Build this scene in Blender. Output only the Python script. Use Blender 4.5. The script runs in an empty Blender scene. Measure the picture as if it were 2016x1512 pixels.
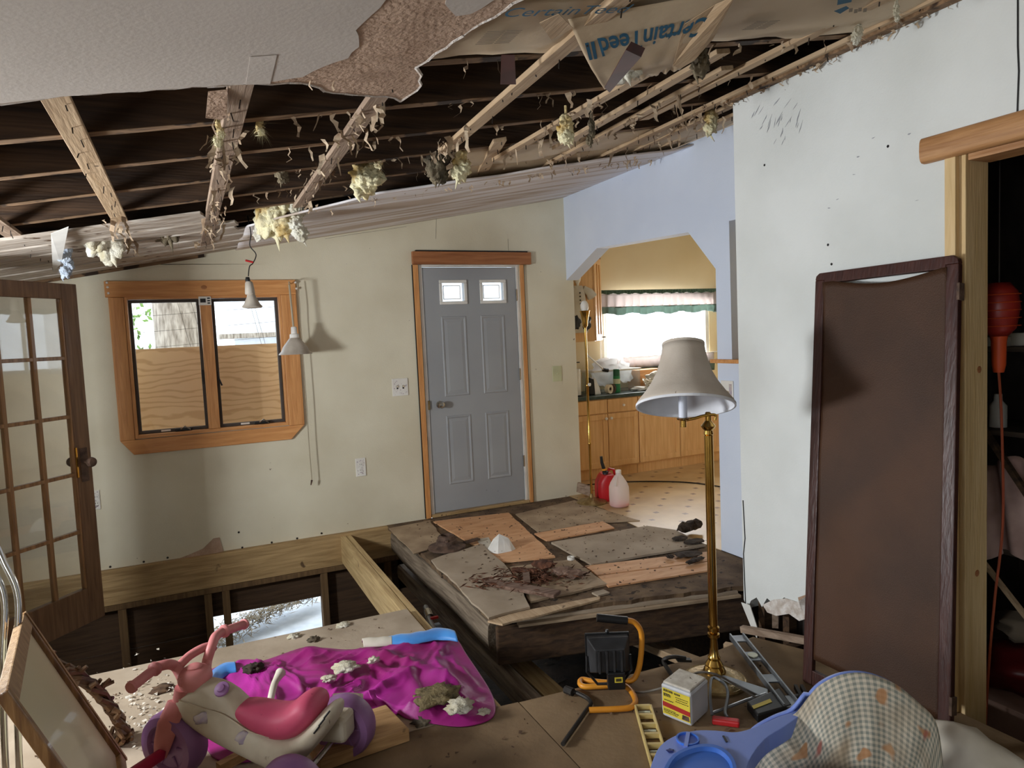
import bpy, bmesh, math, random
from mathutils import Vector, Matrix, noise
random.seed(7)
V = Vector
# ------------------------------------------------------------------ camera, world, light, exposure
scene = bpy.context.scene
col = scene.collection
F = 1370.0; CX, CY, H = 1008.0, 756.0, 1.47          # focal length in pixels of the 2016x1512 frame, eye height
RX = V((0.90560996, -0.42173415, -0.04484314))       # camera right
DN = V((-0.07027712, -0.04494972, -0.99651425))      # camera down
FW = V((0.4182484, 0.90560468, -0.07034518))         # camera forward
cam_d = bpy.data.cameras.new('camera'); cam = bpy.data.objects.new('camera', cam_d); col.objects.link(cam)
cam_d.sensor_width = 36; cam_d.lens = F / 2016 * 36; cam_d.clip_start = .02; cam_d.clip_end = 200
m = Matrix.Identity(4)
for i in range(3):
    m[i][0] = RX[i]; m[i][1] = -DN[i]; m[i][2] = -FW[i]
m.translation = (0, 0, H); cam.matrix_world = m
scene.camera = cam
scene.view_settings.view_transform = 'Standard'; scene.view_settings.look = 'None'
scene.view_settings.exposure = 0.22; scene.view_settings.gamma = 1; scene.view_settings.use_curve_mapping = False
try:
    scene.cycles.use_denoising = True
    scene.cycles.max_bounces = 8; scene.cycles.diffuse_bounces = 5; scene.cycles.transparent_max_bounces = 12
    scene.cycles.sample_clamp_indirect = 6.0; scene.cycles.caustics_reflective = False; scene.cycles.caustics_refractive = False
except Exception: pass
world = bpy.data.worlds.new('sky'); scene.world = world; world.use_nodes = True
wn = world.node_tree.nodes; wn['Background'].inputs[0].default_value = (.80, .90, 1.0, 1); wn['Background'].inputs[1].default_value = 3.0
def area(name, loc, direction, sx, sy, power, colr):
    d = bpy.data.lights.new(name, 'AREA'); d.shape = 'RECTANGLE'; d.size = sx; d.size_y = sy; d.energy = power; d.color = colr
    o = bpy.data.objects.new(name, d); col.objects.link(o); o.location = loc
    o.rotation_euler = V(direction).to_track_quat('-Z', 'Z').to_euler(); return o
# daylight through the window openings; the near one is added soft fill
area('daylight_side_window', (-1.78, 2.97, 1.28), (1, -.10, 0), .36, .62, 108, (.95, .98, 1.0))
area('fill_near_window', (-1.78, -.30, 1.22), (1, .30, .05), 1.8, .90, 40, (.95, .98, 1.0))  # soft fill lamp set in an added, unseen window
area('daylight_kitchen_window', (4.85, 6.50, 1.45), (-0.1, -1, -0.15), 1.35, .8, 48, (1.0, .99, .97))

# ------------------------------------------------------------------ helpers
def ray(px, py): return RX * (px - CX) + DN * (py - CY) + FW * F
EYE = V((0, 0, H))
def P(px, py, ax, val):                              # the point of a plane x / y / z = val seen at a pixel
    d = ray(px, py); return EYE + d * ((val - EYE[ax]) / d[ax])
def PP(px, py, p0, n):                               # the point of any plane
    d = ray(px, py); n = V(n); return EYE + d * ((V(p0) - EYE).dot(n) / d.dot(n))
def zc(x): return 2.107 + .178 * x                   # underside of the sloping ceiling
def PC(px, py, up=0.0):
    d = ray(px, py); t = (2.107 + up - H) / (d.z - .178 * d.x); return EYE + d * t
def rgb(r, g, b):
    f = lambda c: (c / 255 / 12.92) if c / 255 <= .04045 else ((c / 255 + .055) / 1.055) ** 2.4
    return (f(r), f(g), f(b), 1)
WL = {}
def wl(o): return WL[o.name] if o is not None else V((0, 0, 0))
def put(o, parent, loc):
    col.objects.link(o); o.location = V(loc) - wl(parent)
    if parent is not None: o.parent = parent
    WL[o.name] = V(loc)
def tag(o, label=None, cat=None, group=None, kind=None):
    for k, v in (('label', label), ('category', cat), ('group', group), ('kind', kind)):
        if v: o[k] = v
    return o
def thing(name, label, cat, loc, group=None, kind=None):
    o = bpy.data.objects.new(name, None); o.empty_display_size = .1; put(o, None, loc); return tag(o, label, cat, group, kind)
class MB:
    def __init__(s): s.v = []; s.f = []; s.uv = None
    def add(s, vs, fs):
        b = len(s.v); s.v += [V(p) for p in vs]; s.f += [tuple(b + i for i in f) for f in fs]; return s
    def box(s, x0, x1, y0, y1, z0, z1):
        return s.add([(x, y, z) for x in (x0, x1) for y in (y0, y1) for z in (z0, z1)],
                     [(0, 1, 3, 2), (4, 6, 7, 5), (0, 4, 5, 1), (2, 3, 7, 6), (0, 2, 6, 4), (1, 5, 7, 3)])
    def obox(s, c, a, b, d):                          # oriented box: centre and three half vectors
        c, a, b, d = V(c), V(a), V(b), V(d)
        return s.add([c + a * i + b * j + d * k for i in (-1, 1) for j in (-1, 1) for k in (-1, 1)],
                     [(0, 1, 3, 2), (4, 6, 7, 5), (0, 4, 5, 1), (2, 3, 7, 6), (0, 2, 6, 4), (1, 5, 7, 3)])
    def bar(s, p, q, w, t, up=(0, 0, 1)):             # a square-sawn bar from p to q
        p, q = V(p), V(q); d = q - p; u = V(up); x = d.cross(u).normalized(); z = x.cross(d).normalized()
        return s.obox((p + q) / 2, d / 2, x * w / 2, z * t / 2)
    def prism(s, pts, ext):
        pts = [V(p) for p in pts]; n = len(pts); e = V(ext)
        return s.add(pts + [p + e for p in pts], [tuple(range(n))[::-1], tuple(range(n, 2 * n))] + [(i, (i + 1) % n, n + (i + 1) % n, n + i) for i in range(n)])
    def tube(s, path, r, n=8, cap=True):
        path = [V(p) for p in path]; k = len(path); rs = r if isinstance(r, (list, tuple)) else [r] * k
        t0 = (path[1] - path[0]).normalized(); u = t0.orthogonal().normalized(); b = len(s.v)
        for i, p in enumerate(path):
            t = (path[min(i + 1, k - 1)] - path[max(i - 1, 0)]).normalized()
            u = (u - t * u.dot(t)); u = u.normalized() if u.length > 1e-6 else t.orthogonal().normalized(); w = t.cross(u)
            for j in range(n):
                a = 2 * math.pi * j / n; s.v.append(p + (u * math.cos(a) + w * math.sin(a)) * rs[i])
        for i in range(k - 1):
            for j in range(n):
                s.f.append((b + i * n + j, b + i * n + (j + 1) % n, b + (i + 1) * n + (j + 1) % n, b + (i + 1) * n + j))
        if cap:
            s.f.append(tuple(b + j for j in range(n))[::-1]); s.f.append(tuple(b + (k - 1) * n + j for j in range(n)))
        return s
    def lathe(s, prof, c, n=24, axis=(0, 0, 1), sq=(1, 1)):
        ax = V(axis).normalized(); c = V(c)
        if abs(ax.z) > .99: u, w = V((1, 0, 0)), V((0, 1, 0))
        else: u = ax.cross(V((0, 0, 1))).normalized(); w = ax.cross(u)
        b = len(s.v)
        for r, h in prof:
            for j in range(n):
                a = 2 * math.pi * j / n; s.v.append(c + ax * h + (u * math.cos(a) * sq[0] + w * math.sin(a) * sq[1]) * max(r, 1e-4))
        for i in range(len(prof) - 1):
            for j in range(n):
                s.f.append((b + i * n + j, b + i * n + (j + 1) % n, b + (i + 1) * n + (j + 1) % n, b + (i + 1) * n + j))
        if prof[0][0] <= 1e-3 or True: s.f.append(tuple(b + j for j in range(n))[::-1])
        s.f.append(tuple(b + (len(prof) - 1) * n + j for j in range(n)))
        return s
    def shell(s, prof, c, n=24, axis=(0, 0, 1)):      # a lathe without end caps
        k0 = len(s.f); s.lathe(prof, c, n, axis); s.f.pop(); s.f.pop(); return s
    def grid(s, nu, nv, fn, uv=False):
        b = len(s.v)
        for i in range(nu + 1):
            for j in range(nv + 1): s.v.append(V(fn(i / nu, j / nv)))
        for i in range(nu):
            for j in range(nv):
                s.f.append((b + i * (nv + 1) + j, b + (i + 1) * (nv + 1) + j, b + (i + 1) * (nv + 1) + j + 1, b + i * (nv + 1) + j + 1))
        if uv: s.uv = [(i / nu, j / nv) for i in range(nu + 1) for j in range(nv + 1)]
        return s
    def loft(s, secs):
        n = len(secs[0]); b = len(s.v)
        for sc in secs: s.v += [V(p) for p in sc]
        for i in range(len(secs) - 1):
            for j in range(n):
                s.f.append((b + i * n + j, b + i * n + (j + 1) % n, b + (i + 1) * n + (j + 1) % n, b + (i + 1) * n + j))
        s.f.append(tuple(b + j for j in range(n))[::-1]); s.f.append(tuple(b + (len(secs) - 1) * n + j for j in range(n)))
        return s
    def build(s, name, mat, parent=None, smooth=False, bevel=0, solid=0, sub=0, label=None, kind=None, base=False):
        lo = V([min(p[i] for p in s.v) for i in range(3)]); hi = V([max(p[i] for p in s.v) for i in range(3)])
        c = (lo + hi) / 2
        if base: c.z = lo.z
        me = bpy.data.meshes.new(name); me.from_pydata([p - c for p in s.v], [], s.f); me.validate()
        if s.uv:
            L = me.uv_layers.new(name='UVMap')
            for lp in me.loops: L.data[lp.index].uv = s.uv[lp.vertex_index]
        bm = bmesh.new(); bm.from_mesh(me); bmesh.ops.recalc_face_normals(bm, faces=bm.faces); bm.to_mesh(me); bm.free()
        if smooth:
            for p in me.polygons: p.use_smooth = True
            if smooth != 'all':
                try: me.set_sharp_from_angle(angle=math.radians(38))
                except Exception: pass
        me.materials.append(mat); o = bpy.data.objects.new(name, me); put(o, parent, c)
        if solid: md = o.modifiers.new('s', 'SOLIDIFY'); md.thickness = solid; md.offset = 0
        if sub: md = o.modifiers.new('d', 'SUBSURF'); md.levels = sub; md.render_levels = sub
        if bevel: md = o.modifiers.new('b', 'BEVEL'); md.width = bevel; md.segments = 2; md.limit_method = 'ANGLE'
        if label: o['label'] = label
        if kind: o['kind'] = kind
        return o
def box(name, mat, parent, x0, x1, y0, y1, z0, z1, bevel=0, **k): return MB().box(x0, x1, y0, y1, z0, z1).build(name, mat, parent, bevel=bevel, **k)
def ell(c, u, w, n=16, p=2.0):                        # a superellipse loop
    c, u, w = V(c), V(u), V(w); out = []
    for j in range(n):
        a = 2 * math.pi * j / n; ca, sa = math.cos(a), math.sin(a)
        out.append(c + u * math.copysign(abs(ca) ** (2 / p), ca) + w * math.copysign(abs(sa) ** (2 / p), sa))
    return out
def spline(pts, k=6):                                 # Catmull-Rom through points
    pts = [V(p) for p in pts]; out = []
    for i in range(len(pts) - 1):
        a, b, c, d = pts[max(i - 1, 0)], pts[i], pts[i + 1], pts[min(i + 2, len(pts) - 1)]
        for j in range(k):
            t = j / k; out.append(.5 * ((2 * b) + (c - a) * t + (2 * a - 5 * b + 4 * c - d) * t * t + (3 * b - a - 3 * c + d) * t ** 3))
    return out + [pts[-1]]
def ragged(pts, step=.03, amp=.012, seed=0, closed=False):
    rnd = random.Random(seed); out = []; pts = [V(p) for p in pts]
    for i in range(len(pts) - (0 if closed else 1)):
        a, b = pts[i], pts[(i + 1) % len(pts)]; n = max(1, int((b - a).length / step)); d = (b - a); s = V((-d.y, d.x, 0)).normalized() if abs(d.x) + abs(d.y) > 1e-5 else V((0, 1, 0))
        for j in range(n): out.append(a + d * (j / n) + s * (rnd.uniform(-amp, amp) if (i or j) else 0))
    if not closed: out.append(pts[-1])
    return out
def holed(x0, x1, z0, z1, holes):
    xs = sorted({x0, x1, *[h[0] for h in holes], *[h[1] for h in holes]}); zs = sorted({z0, z1, *[h[2] for h in holes], *[h[3] for h in holes]})
    return [(xs[i], xs[i + 1], zs[j], zs[j + 1]) for i in range(len(xs) - 1) for j in range(len(zs) - 1)
            if not any(h[0] <= xs[i] and xs[i + 1] <= h[1] and h[2] <= zs[j] and zs[j + 1] <= h[3] for h in holes)]

# ------------------------------------------------------------------ materials
def mk(name, c, c2=None, rough=.6, metal=0.0, scale=6, stretch=(1, 1, 1), lo=.35, hi=.65, bump=0.0, bscale=60, specks=None, sp_scale=30, sp_th=.70, coat=0.0, spec=.4, detail=4, trans=0.0, sheen=0.0, sss=0.0, distort=0.0):
    mt = bpy.data.materials.new(name); mt.use_nodes = True; N = mt.node_tree.nodes; L = mt.node_tree.links; b = N['Principled BSDF']
    b.inputs['Roughness'].default_value = rough; b.inputs['Metallic'].default_value = metal
    b.inputs['Specular IOR Level'].default_value = spec; b.inputs['Coat Weight'].default_value = coat
    b.inputs['Transmission Weight'].default_value = trans; b.inputs['Sheen Weight'].default_value = sheen
    tc = N.new('ShaderNodeTexCoord'); mp = N.new('ShaderNodeMapping'); mp.inputs['Scale'].default_value = stretch; L.new(tc.outputs['Object'], mp.inputs[0])
    if c2 is None: c2 = (c[0] * .82, c[1] * .82, c[2] * .82, 1)
    nz = N.new('ShaderNodeTexNoise'); nz.inputs['Scale'].default_value = scale; nz.inputs['Detail'].default_value = detail; nz.inputs['Distortion'].default_value = distort; L.new(mp.outputs[0], nz.inputs['Vector'])
    cr = N.new('ShaderNodeValToRGB'); e = cr.color_ramp.elements; e[0].position = lo; e[1].position = hi; e[0].color = c2; e[1].color = c; L.new(nz.outputs[0], cr.inputs[0])
    out = cr.outputs[0]
    if specks:
        n2 = N.new('ShaderNodeTexNoise'); n2.inputs['Scale'].default_value = sp_scale; n2.inputs['Detail'].default_value = 3; L.new(tc.outputs['Object'], n2.inputs['Vector'])
        r2 = N.new('ShaderNodeValToRGB'); r2.color_ramp.elements[0].position = sp_th; r2.color_ramp.elements[1].position = min(.99, sp_th + .04); L.new(n2.outputs[0], r2.inputs[0])
        mx = N.new('ShaderNodeMix'); mx.data_type = 'RGBA'; mx.inputs[7].default_value = specks; L.new(r2.outputs[0], mx.inputs[0]); L.new(out, mx.inputs[6]); out = mx.outputs[2]
    L.new(out, b.inputs['Base Color'])
    if bump:
        n3 = N.new('ShaderNodeTexNoise'); n3.inputs['Scale'].default_value = bscale; n3.inputs['Detail'].default_value = 4; L.new(mp.outputs[0], n3.inputs['Vector'])
        bp = N.new('ShaderNodeBump'); bp.inputs['Strength'].default_value = bump; bp.inputs['Distance'].default_value = .01; L.new(n3.outputs[0], bp.inputs['Height']); L.new(bp.outputs[0], b.inputs['Normal'])
    return mt
def wood(name, c, c2, ax='x', rough=.6, s=1.0, coat=0.0, specks=None, bump=.25, **k):
    st = {'x': (1.0, 14, 14), 'y': (14, 1.0, 14), 'z': (14, 14, 1.0)}[ax]
    return mk(name, c, c2, rough=rough, scale=3.2 * s, stretch=st, lo=.3, hi=.7, bump=bump, bscale=8, coat=coat, specks=specks, distort=.6, **k)
def glass(name, tint=(1, 1, 1, 1), dirt=0.0, rough=.02, ior=1.5, dirtcol=(.5, .47, .4, 1)):
    mt = bpy.data.materials.new(name); mt.use_nodes = True; N = mt.node_tree.nodes; L = mt.node_tree.links; N.clear()
    o = N.new('ShaderNodeOutputMaterial'); tr = N.new('ShaderNodeBsdfTransparent'); tr.inputs[0].default_value = tint
    gl = N.new('ShaderNodeBsdfGlossy'); gl.inputs['Roughness'].default_value = rough; f0 = ((ior - 1) / (ior + 1)) ** 2; lw = N.new('ShaderNodeLayerWeight'); lw.inputs[0].default_value = .5; pw = N.new('ShaderNodeMath'); pw.operation = 'POWER'; pw.inputs[1].default_value = 5; L.new(lw.outputs['Facing'], pw.inputs[0]); fr = N.new('ShaderNodeMath'); fr.operation = 'MULTIPLY_ADD'; fr.inputs[1].default_value = 1 - f0; fr.inputs[2].default_value = f0; L.new(pw.outputs[0], fr.inputs[0])
    mx = N.new('ShaderNodeMixShader'); L.new(fr.outputs[0], mx.inputs[0]); L.new(tr.outputs[0], mx.inputs[1]); L.new(gl.outputs[0], mx.inputs[2]); out = mx.outputs[0]
    if dirt:
        df = N.new('ShaderNodeBsdfDiffuse'); df.inputs[0].default_value = dirtcol; nz = N.new('ShaderNodeTexNoise'); nz.inputs['Scale'].default_value = 5; nz.inputs['Detail'].default_value = 6
        tc = N.new('ShaderNodeTexCoord'); L.new(tc.outputs['Object'], nz.inputs['Vector'])
        mr = N.new('ShaderNodeMapRange'); mr.inputs[1].default_value = .4; mr.inputs[2].default_value = .75; mr.inputs[3].default_value = dirt * .4; mr.inputs[4].default_value = dirt * 1.6; L.new(nz.outputs[0], mr.inputs[0])
        m2 = N.new('ShaderNodeMixShader'); L.new(mr.outputs[0], m2.inputs[0]); L.new(out, m2.inputs[1]); L.new(df.outputs[0], m2.inputs[2]); out = m2.outputs[0]
    L.new(out, o.inputs[0]); return mt
def sheer(name, c, t=.5):
    mt = bpy.data.materials.new(name); mt.use_nodes = True; N = mt.node_tree.nodes; L = mt.node_tree.links; N.clear()
    o = N.new('ShaderNodeOutputMaterial'); d = N.new('ShaderNodeBsdfDiffuse'); d.inputs[0].default_value = c; tl = N.new('ShaderNodeBsdfTranslucent'); tl.inputs[0].default_value = c
    a = N.new('ShaderNodeMixShader'); a.inputs[0].default_value = .55; L.new(d.outputs[0], a.inputs[1]); L.new(tl.outputs[0], a.inputs[2])
    tr = N.new('ShaderNodeBsdfTransparent'); b = N.new('ShaderNodeMixShader'); b.inputs[0].default_value = t; L.new(a.outputs[0], b.inputs[1]); L.new(tr.outputs[0], b.inputs[2]); L.new(b.outputs[0], o.inputs[0]); return mt
M = {}
M['wall'] = mk('cream wall paint', rgb(226, 220, 198), rgb(212, 204, 180), rough=.75, scale=1.6, bump=.12, bscale=120, specks=rgb(120, 100, 80), sp_scale=24, sp_th=.775)
M['wall_r'] = mk('pale wall paint', rgb(228, 231, 229), rgb(214, 217, 214), rough=.75, scale=1.8, bump=.15, bscale=110, specks=rgb(110, 100, 95), sp_scale=21, sp_th=.775)
M['bulk'] = mk('bulkhead paint tinted for skylight', rgb(222, 231, 246), rgb(212, 222, 240), rough=.75, scale=1.5, bump=.1, bscale=110, specks=rgb(120, 110, 105), sp_scale=26, sp_th=.785)  # blue of the skylight is mixed into this base colour
M['kwall'] = mk('kitchen cream paint', rgb(240, 226, 190), rgb(234, 218, 180), rough=.75, scale=2)
M['ceil'] = mk('ceiling paint', rgb(196, 188, 180), rgb(184, 175, 167), rough=.8, scale=1.3, bump=.1, bscale=80)
M['ceil_w'] = mk('stained hanging plasterboard', rgb(232, 228, 230), rgb(196, 180, 166), rough=.8, scale=1.6, stretch=(.5, 6, 1), lo=.42, hi=.55, bump=.1, bscale=20, specks=rgb(120, 100, 80), sp_scale=12, sp_th=.76)
M['gyp'] = mk('torn brown gypsum paper', rgb(186, 158, 136), rgb(160, 132, 110), rough=.9, scale=9, bump=.6, bscale=70)
M['gypedge'] = mk('gypsum core', rgb(226, 220, 214), rgb(190, 176, 164), rough=.95, scale=30, bump=.6, bscale=90)
M['pine'] = wood('orange pine trim', rgb(224, 164, 104), rgb(196, 132, 76), 'x', rough=.45, coat=.1, specks=rgb(110, 62, 34), sp_scale=3.2, sp_th=.76)
M['pinez'] = wood('orange pine trim upright', rgb(222, 162, 102), rgb(190, 128, 74), 'z', rough=.45, coat=.1, specks=rgb(110, 62, 34), sp_scale=3.2, sp_th=.76)
M['header'] = wood('reddish pine header', rgb(176, 118, 76), rgb(144, 90, 54), 'x', rough=.5)
M['post'] = wood('pale pine jamb', rgb(226, 198, 150), rgb(208, 176, 124), 'z', rough=.6, specks=rgb(130, 88, 50), sp_scale=4.4, sp_th=.76)
M['hdr2'] = wood('rough pine header', rgb(196, 148, 100), rgb(156, 108, 66), 'y', rough=.55)
M['strip'] = wood('furring strip pine', rgb(194, 168, 136), rgb(166, 138, 106), 'y', rough=.75, specks=rgb(96, 76, 58), sp_scale=16, sp_th=.70)
M['strip_d'] = wood('dirty furring strip', rgb(172, 150, 130), rgb(124, 102, 84), 'y', rough=.85, specks=rgb(90, 70, 55), sp_scale=14, sp_th=.66)
M['rafter'] = wood('dark stained rafter', rgb(84, 60, 40), rgb(40, 27, 18), 'x', rough=.85, s=.7)
M['rafter_l'] = wood('rafter edge pine', rgb(146, 116, 86), rgb(94, 70, 48), 'x', rough=.85, specks=rgb(50, 36, 26), sp_scale=7, sp_th=.58)
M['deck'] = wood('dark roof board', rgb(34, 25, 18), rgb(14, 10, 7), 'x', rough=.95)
M['plank_w'] = wood('whitewashed ceiling plank', rgb(212, 203, 192), rgb(150, 132, 114), 'x', rough=.8, specks=rgb(96, 72, 50), sp_scale=8, sp_th=.70)
M['kraft'] = mk('kraft paper facing', rgb(196, 176, 148), rgb(178, 156, 126), rough=.7, scale=2.2, bump=.25, bscale=14)
M['ink'] = mk('blue print ink', rgb(40, 92, 120), rough=.8); M['ink_g'] = mk('grey print ink', rgb(132, 118, 100), rough=.8)
M['wool'] = mk('yellow glass wool', rgb(234, 226, 188), rgb(196, 160, 84), rough=.95, scale=7, lo=.38, hi=.58, bump=.6, bscale=90)
M['wool_w'] = mk('pale glass wool', rgb(230, 228, 216), rgb(176, 166, 136), rough=.95, scale=9, bump=.6, bscale=90)
M['wool_d'] = mk('sooty glass wool', rgb(128, 116, 94), rgb(48, 42, 34), rough=.95, scale=10, bump=.6, bscale=80)
M['tatter'] = mk('torn paper tatter', rgb(196, 176, 150), rgb(140, 116, 92), rough=.9, scale=12, bump=.5, bscale=50)
M['tape'] = mk('maroon vinyl tape', rgb(86, 38, 30), rgb(64, 28, 22), rough=.6, spec=.15)
M['nail'] = mk('dark nail steel', rgb(60, 54, 50), rough=.5, metal=.6)
M['joist'] = wood('new joist lumber', rgb(204, 178, 130), rgb(166, 138, 94), 'y', rough=.7, specks=rgb(106, 84, 56), sp_scale=10, sp_th=.73)
M['joistx'] = wood('rim joist lumber', rgb(190, 160, 114), rgb(146, 118, 78), 'x', rough=.7, specks=rgb(96, 74, 50), sp_scale=7, sp_th=.72)
M['oldbeam'] = wood('old dark beam', rgb(88, 64, 42), rgb(44, 30, 20), 'x', rough=.85)
M['oldlog'] = wood('weathered grey beam', rgb(140, 126, 108), rgb(84, 70, 56), 'y', rough=.85)
M['skirt'] = wood('dark skirting board', rgb(84, 62, 42), rgb(58, 42, 28), 'x', rough=.85)
M['stud'] = wood('old stud', rgb(120, 94, 62), rgb(90, 68, 44), 'z', rough=.85)
M['soil'] = mk('dark soil', rgb(58, 46, 36), rgb(30, 24, 18), rough=.95, scale=8, bump=.8, bscale=30)
M['ply_g'] = mk('dusty plywood', rgb(178, 162, 142), rgb(150, 134, 114), rough=.85, scale=3, bump=.15, bscale=40, specks=rgb(104, 84, 64), sp_scale=18, sp_th=.71)
M['ply_b'] = mk('dirty subfloor darkened for dim light', rgb(132, 108, 80), rgb(104, 84, 60), rough=.85, scale=4, bump=.25, bscale=50, specks=rgb(70, 52, 38), sp_scale=16, sp_th=.70)  # dirt colour, also darkened for the dim light on the near floor
M['ply_t'] = mk('worn tan subfloor', rgb(140, 116, 86), rgb(114, 92, 66), rough=.85, scale=3, bump=.2, bscale=50, specks=rgb(74, 54, 40), sp_scale=15, sp_th=.71)
M['ply_o'] = mk('orange plywood', rgb(224, 176, 132), rgb(204, 150, 106), rough=.7, scale=2.2, stretch=(2, 9, 2), bump=.1, bscale=20, specks=rgb(140, 96, 66), sp_scale=10, sp_th=.73, distort=.8)
M['ply_dark'] = mk('grimy plywood', rgb(182, 160, 132), rgb(148, 126, 102), rough=.85, scale=5, bump=.2, bscale=50, specks=rgb(92, 72, 54), sp_scale=20, sp_th=.69)
M['rot'] = mk('rotten red brown wood', rgb(112, 72, 52), rgb(66, 40, 28), rough=.95, scale=22, bump=.9, bscale=60)
M['rot_g'] = wood('rotten grey brown wood', rgb(136, 112, 98), rgb(90, 66, 52), 'x', rough=.9)
M['debris'] = mk('brown litter', rgb(104, 80, 58), rgb(64, 46, 34), rough=.95, scale=20)
M['chips'] = mk('pale plaster chips', rgb(226, 220, 208), rgb(180, 168, 150), rough=.9, scale=20)
M['white'] = mk('white paint', rgb(232, 230, 224), rough=.5); M['whitep'] = mk('white plastic', rgb(236, 234, 228), rgb(224, 220, 212), rough=.35)
M['greydoor'] = mk('blue grey steel door paint', rgb(162, 165, 168), rgb(152, 155, 159), rough=.5, scale=1.4, specks=rgb(122, 124, 126), sp_scale=26, sp_th=.75)
M['sash'] = mk('dark bronze sash', rgb(74, 68, 64), rough=.5); M['black'] = mk('black plastic', rgb(24, 24, 25), rough=.45)
M['blackm'] = mk('dusty black metal', rgb(50, 50, 52), rgb(34, 34, 35), rough=.55, scale=14)
M['steel'] = mk('satin nickel', rgb(190, 186, 178), rough=.25, metal=1); M['chrome'] = mk('chrome', rgb(220, 220, 222), rough=.08, metal=1)
M['alum'] = mk('dull aluminium', rgb(150, 155, 160), rgb(120, 124, 128), rough=.4, metal=.75)
M['brass'] = mk('polished brass', rgb(206, 168, 92), rgb(176, 136, 66), rough=.16, metal=1, scale=8)
M['brass_d'] = mk('dusty brass', rgb(170, 148, 104), rgb(130, 108, 70), rough=.45, metal=.8, scale=20, bump=.4, bscale=60)
M['glass'] = glass('window glass'); M['glass_d'] = glass('dusty door glass', dirt=.05, dirtcol=(.42, .39, .33, 1), ior=1.75)
M['frdoor'] = wood('worn brown french door', rgb(126, 94, 66), rgb(92, 64, 42), 'z', rough=.45, coat=.1)
M['frmunt'] = wood('worn gilt muntin', rgb(164, 124, 84), rgb(112, 80, 50), 'z', rough=.35, coat=.2)
M['screen'] = wood('dark mahogany frame', rgb(74, 42, 36), rgb(54, 28, 24), 'z', rough=.4, coat=.1)
M['screenc'] = mk('brown woven screen cloth', rgb(74, 46, 26), rgb(58, 35, 19), rough=.6, scale=3, bump=.25, bscale=260)
M['cab'] = wood('maple cabinet', rgb(232, 188, 132), rgb(214, 164, 106), 'z', rough=.45, coat=.1, bump=.05)
M['counter'] = mk('dark green counter', rgb(62, 80, 76), rgb(46, 62, 60), rough=.35, scale=30)
M['green'] = sheer('green gingham ruffle', (.21, .27, .245, 1), .0); M['greend'] = mk('dark green ruffle', rgb(86, 112, 98), rgb(62, 86, 74), rough=.9, scale=60)
M['valance'] = sheer('white printed valance', (.52, .48, .47, 1), .0)
M['sheer'] = sheer('sheer curtain', (.9, .9, .9, 1), .45)
M['clear'] = glass('clear plastic', (.93, .95, .95, 1), ior=1.35, rough=.1, dirt=.06, dirtcol=(.8, .8, .8, 1)); M['bag'] = sheer('white plastic bag', (.88, .88, .88, 1), .25)
M['jug'] = sheer('milky jug plastic', (.93, .90, .88, 1), .30); M['jugl'] = mk('pink liquid', rgb(226, 120, 124), rough=.2); M['gas'] = mk('red plastic can', rgb(196, 32, 40), rgb(170, 24, 32), rough=.4)
M['cream'] = mk('cream plastic', rgb(226, 214, 188), rgb(210, 196, 168), rough=.5, scale=14); M['sage'] = mk('pale green plastic', rgb(206, 208, 170), rough=.5)
M['shade'] = mk('dusty lampshade cloth', rgb(206, 196, 184), rgb(186, 174, 160), rough=.9, scale=5, specks=rgb(120, 98, 78), sp_scale=40, sp_th=.72, bump=.1, bscale=200)
M['shade_in'] = mk('white shade lining', rgb(232, 234, 240), rough=.9); M['candle'] = mk('white candle tube', rgb(216, 222, 236), rough=.4)
M['yellow'] = mk('yellow steel tube', rgb(226, 152, 48), rgb(206, 132, 36), rough=.4); M['yellowp'] = mk('cream yellow level body', rgb(214, 192, 128), rgb(190, 164, 100), rough=.5, scale=12)
M['vial'] = mk('clear vial', rgb(210, 214, 190), rough=.08, spec=.8); M['iron'] = mk('dark wrought iron', rgb(46, 42, 38), rgb(30, 27, 24), rough=.55, metal=.3, scale=20)
M['label_y'] = mk('yellow label', rgb(226, 206, 72), rgb(212, 190, 60), rough=.5); M['label_r'] = mk('red label band', rgb(178, 50, 44), rough=.5); M['label_k'] = mk('label lettering', rgb(70, 62, 36), rough=.6)
M['frost'] = mk('frosted tub plastic', rgb(204, 206, 208), rgb(184, 186, 190), rough=.35, scale=6, spec=.5); M['powder'] = mk('dusty lid', rgb(214, 208, 196), rgb(190, 182, 168), rough=.9, scale=30, specks=rgb(130, 118, 104), sp_scale=60, sp_th=.66)
M['red'] = mk('red plastic', rgb(196, 44, 46), rough=.4); M['orange'] = mk('orange plastic', rgb(214, 84, 40), rough=.4)
M['cord'] = mk('grey cord', rgb(104, 96, 86), rough=.6); M['cord_o'] = mk('orange cord', rgb(176, 84, 52), rough=.6); M['cord_w'] = mk('pale cord', rgb(176, 164, 140), rough=.6)
M['t_pink'] = mk('faded pink plastic', rgb(206, 132, 130), rgb(190, 114, 114), rough=.55, scale=8); M['t_seat'] = mk('deep pink seat plastic', rgb(196, 78, 108), rgb(178, 64, 96), rough=.55, scale=6, specks=rgb(150, 56, 82), sp_scale=40, sp_th=.7)
M['t_body'] = mk('dirty ivory plastic', rgb(206, 196, 176), rgb(178, 164, 142), rough=.5, scale=7, specks=rgb(140, 122, 104), sp_scale=22, sp_th=.70); M['t_whl'] = mk('purple plastic', rgb(146, 104, 150), rgb(124, 84, 128), rough=.5, scale=6)
M['decal'] = mk('worn lilac decal', rgb(170, 156, 176), rgb(196, 184, 176), rough=.6, scale=40); M['t_red'] = mk('crimson pedal plastic', rgb(178, 36, 72), rough=.45)
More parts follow.
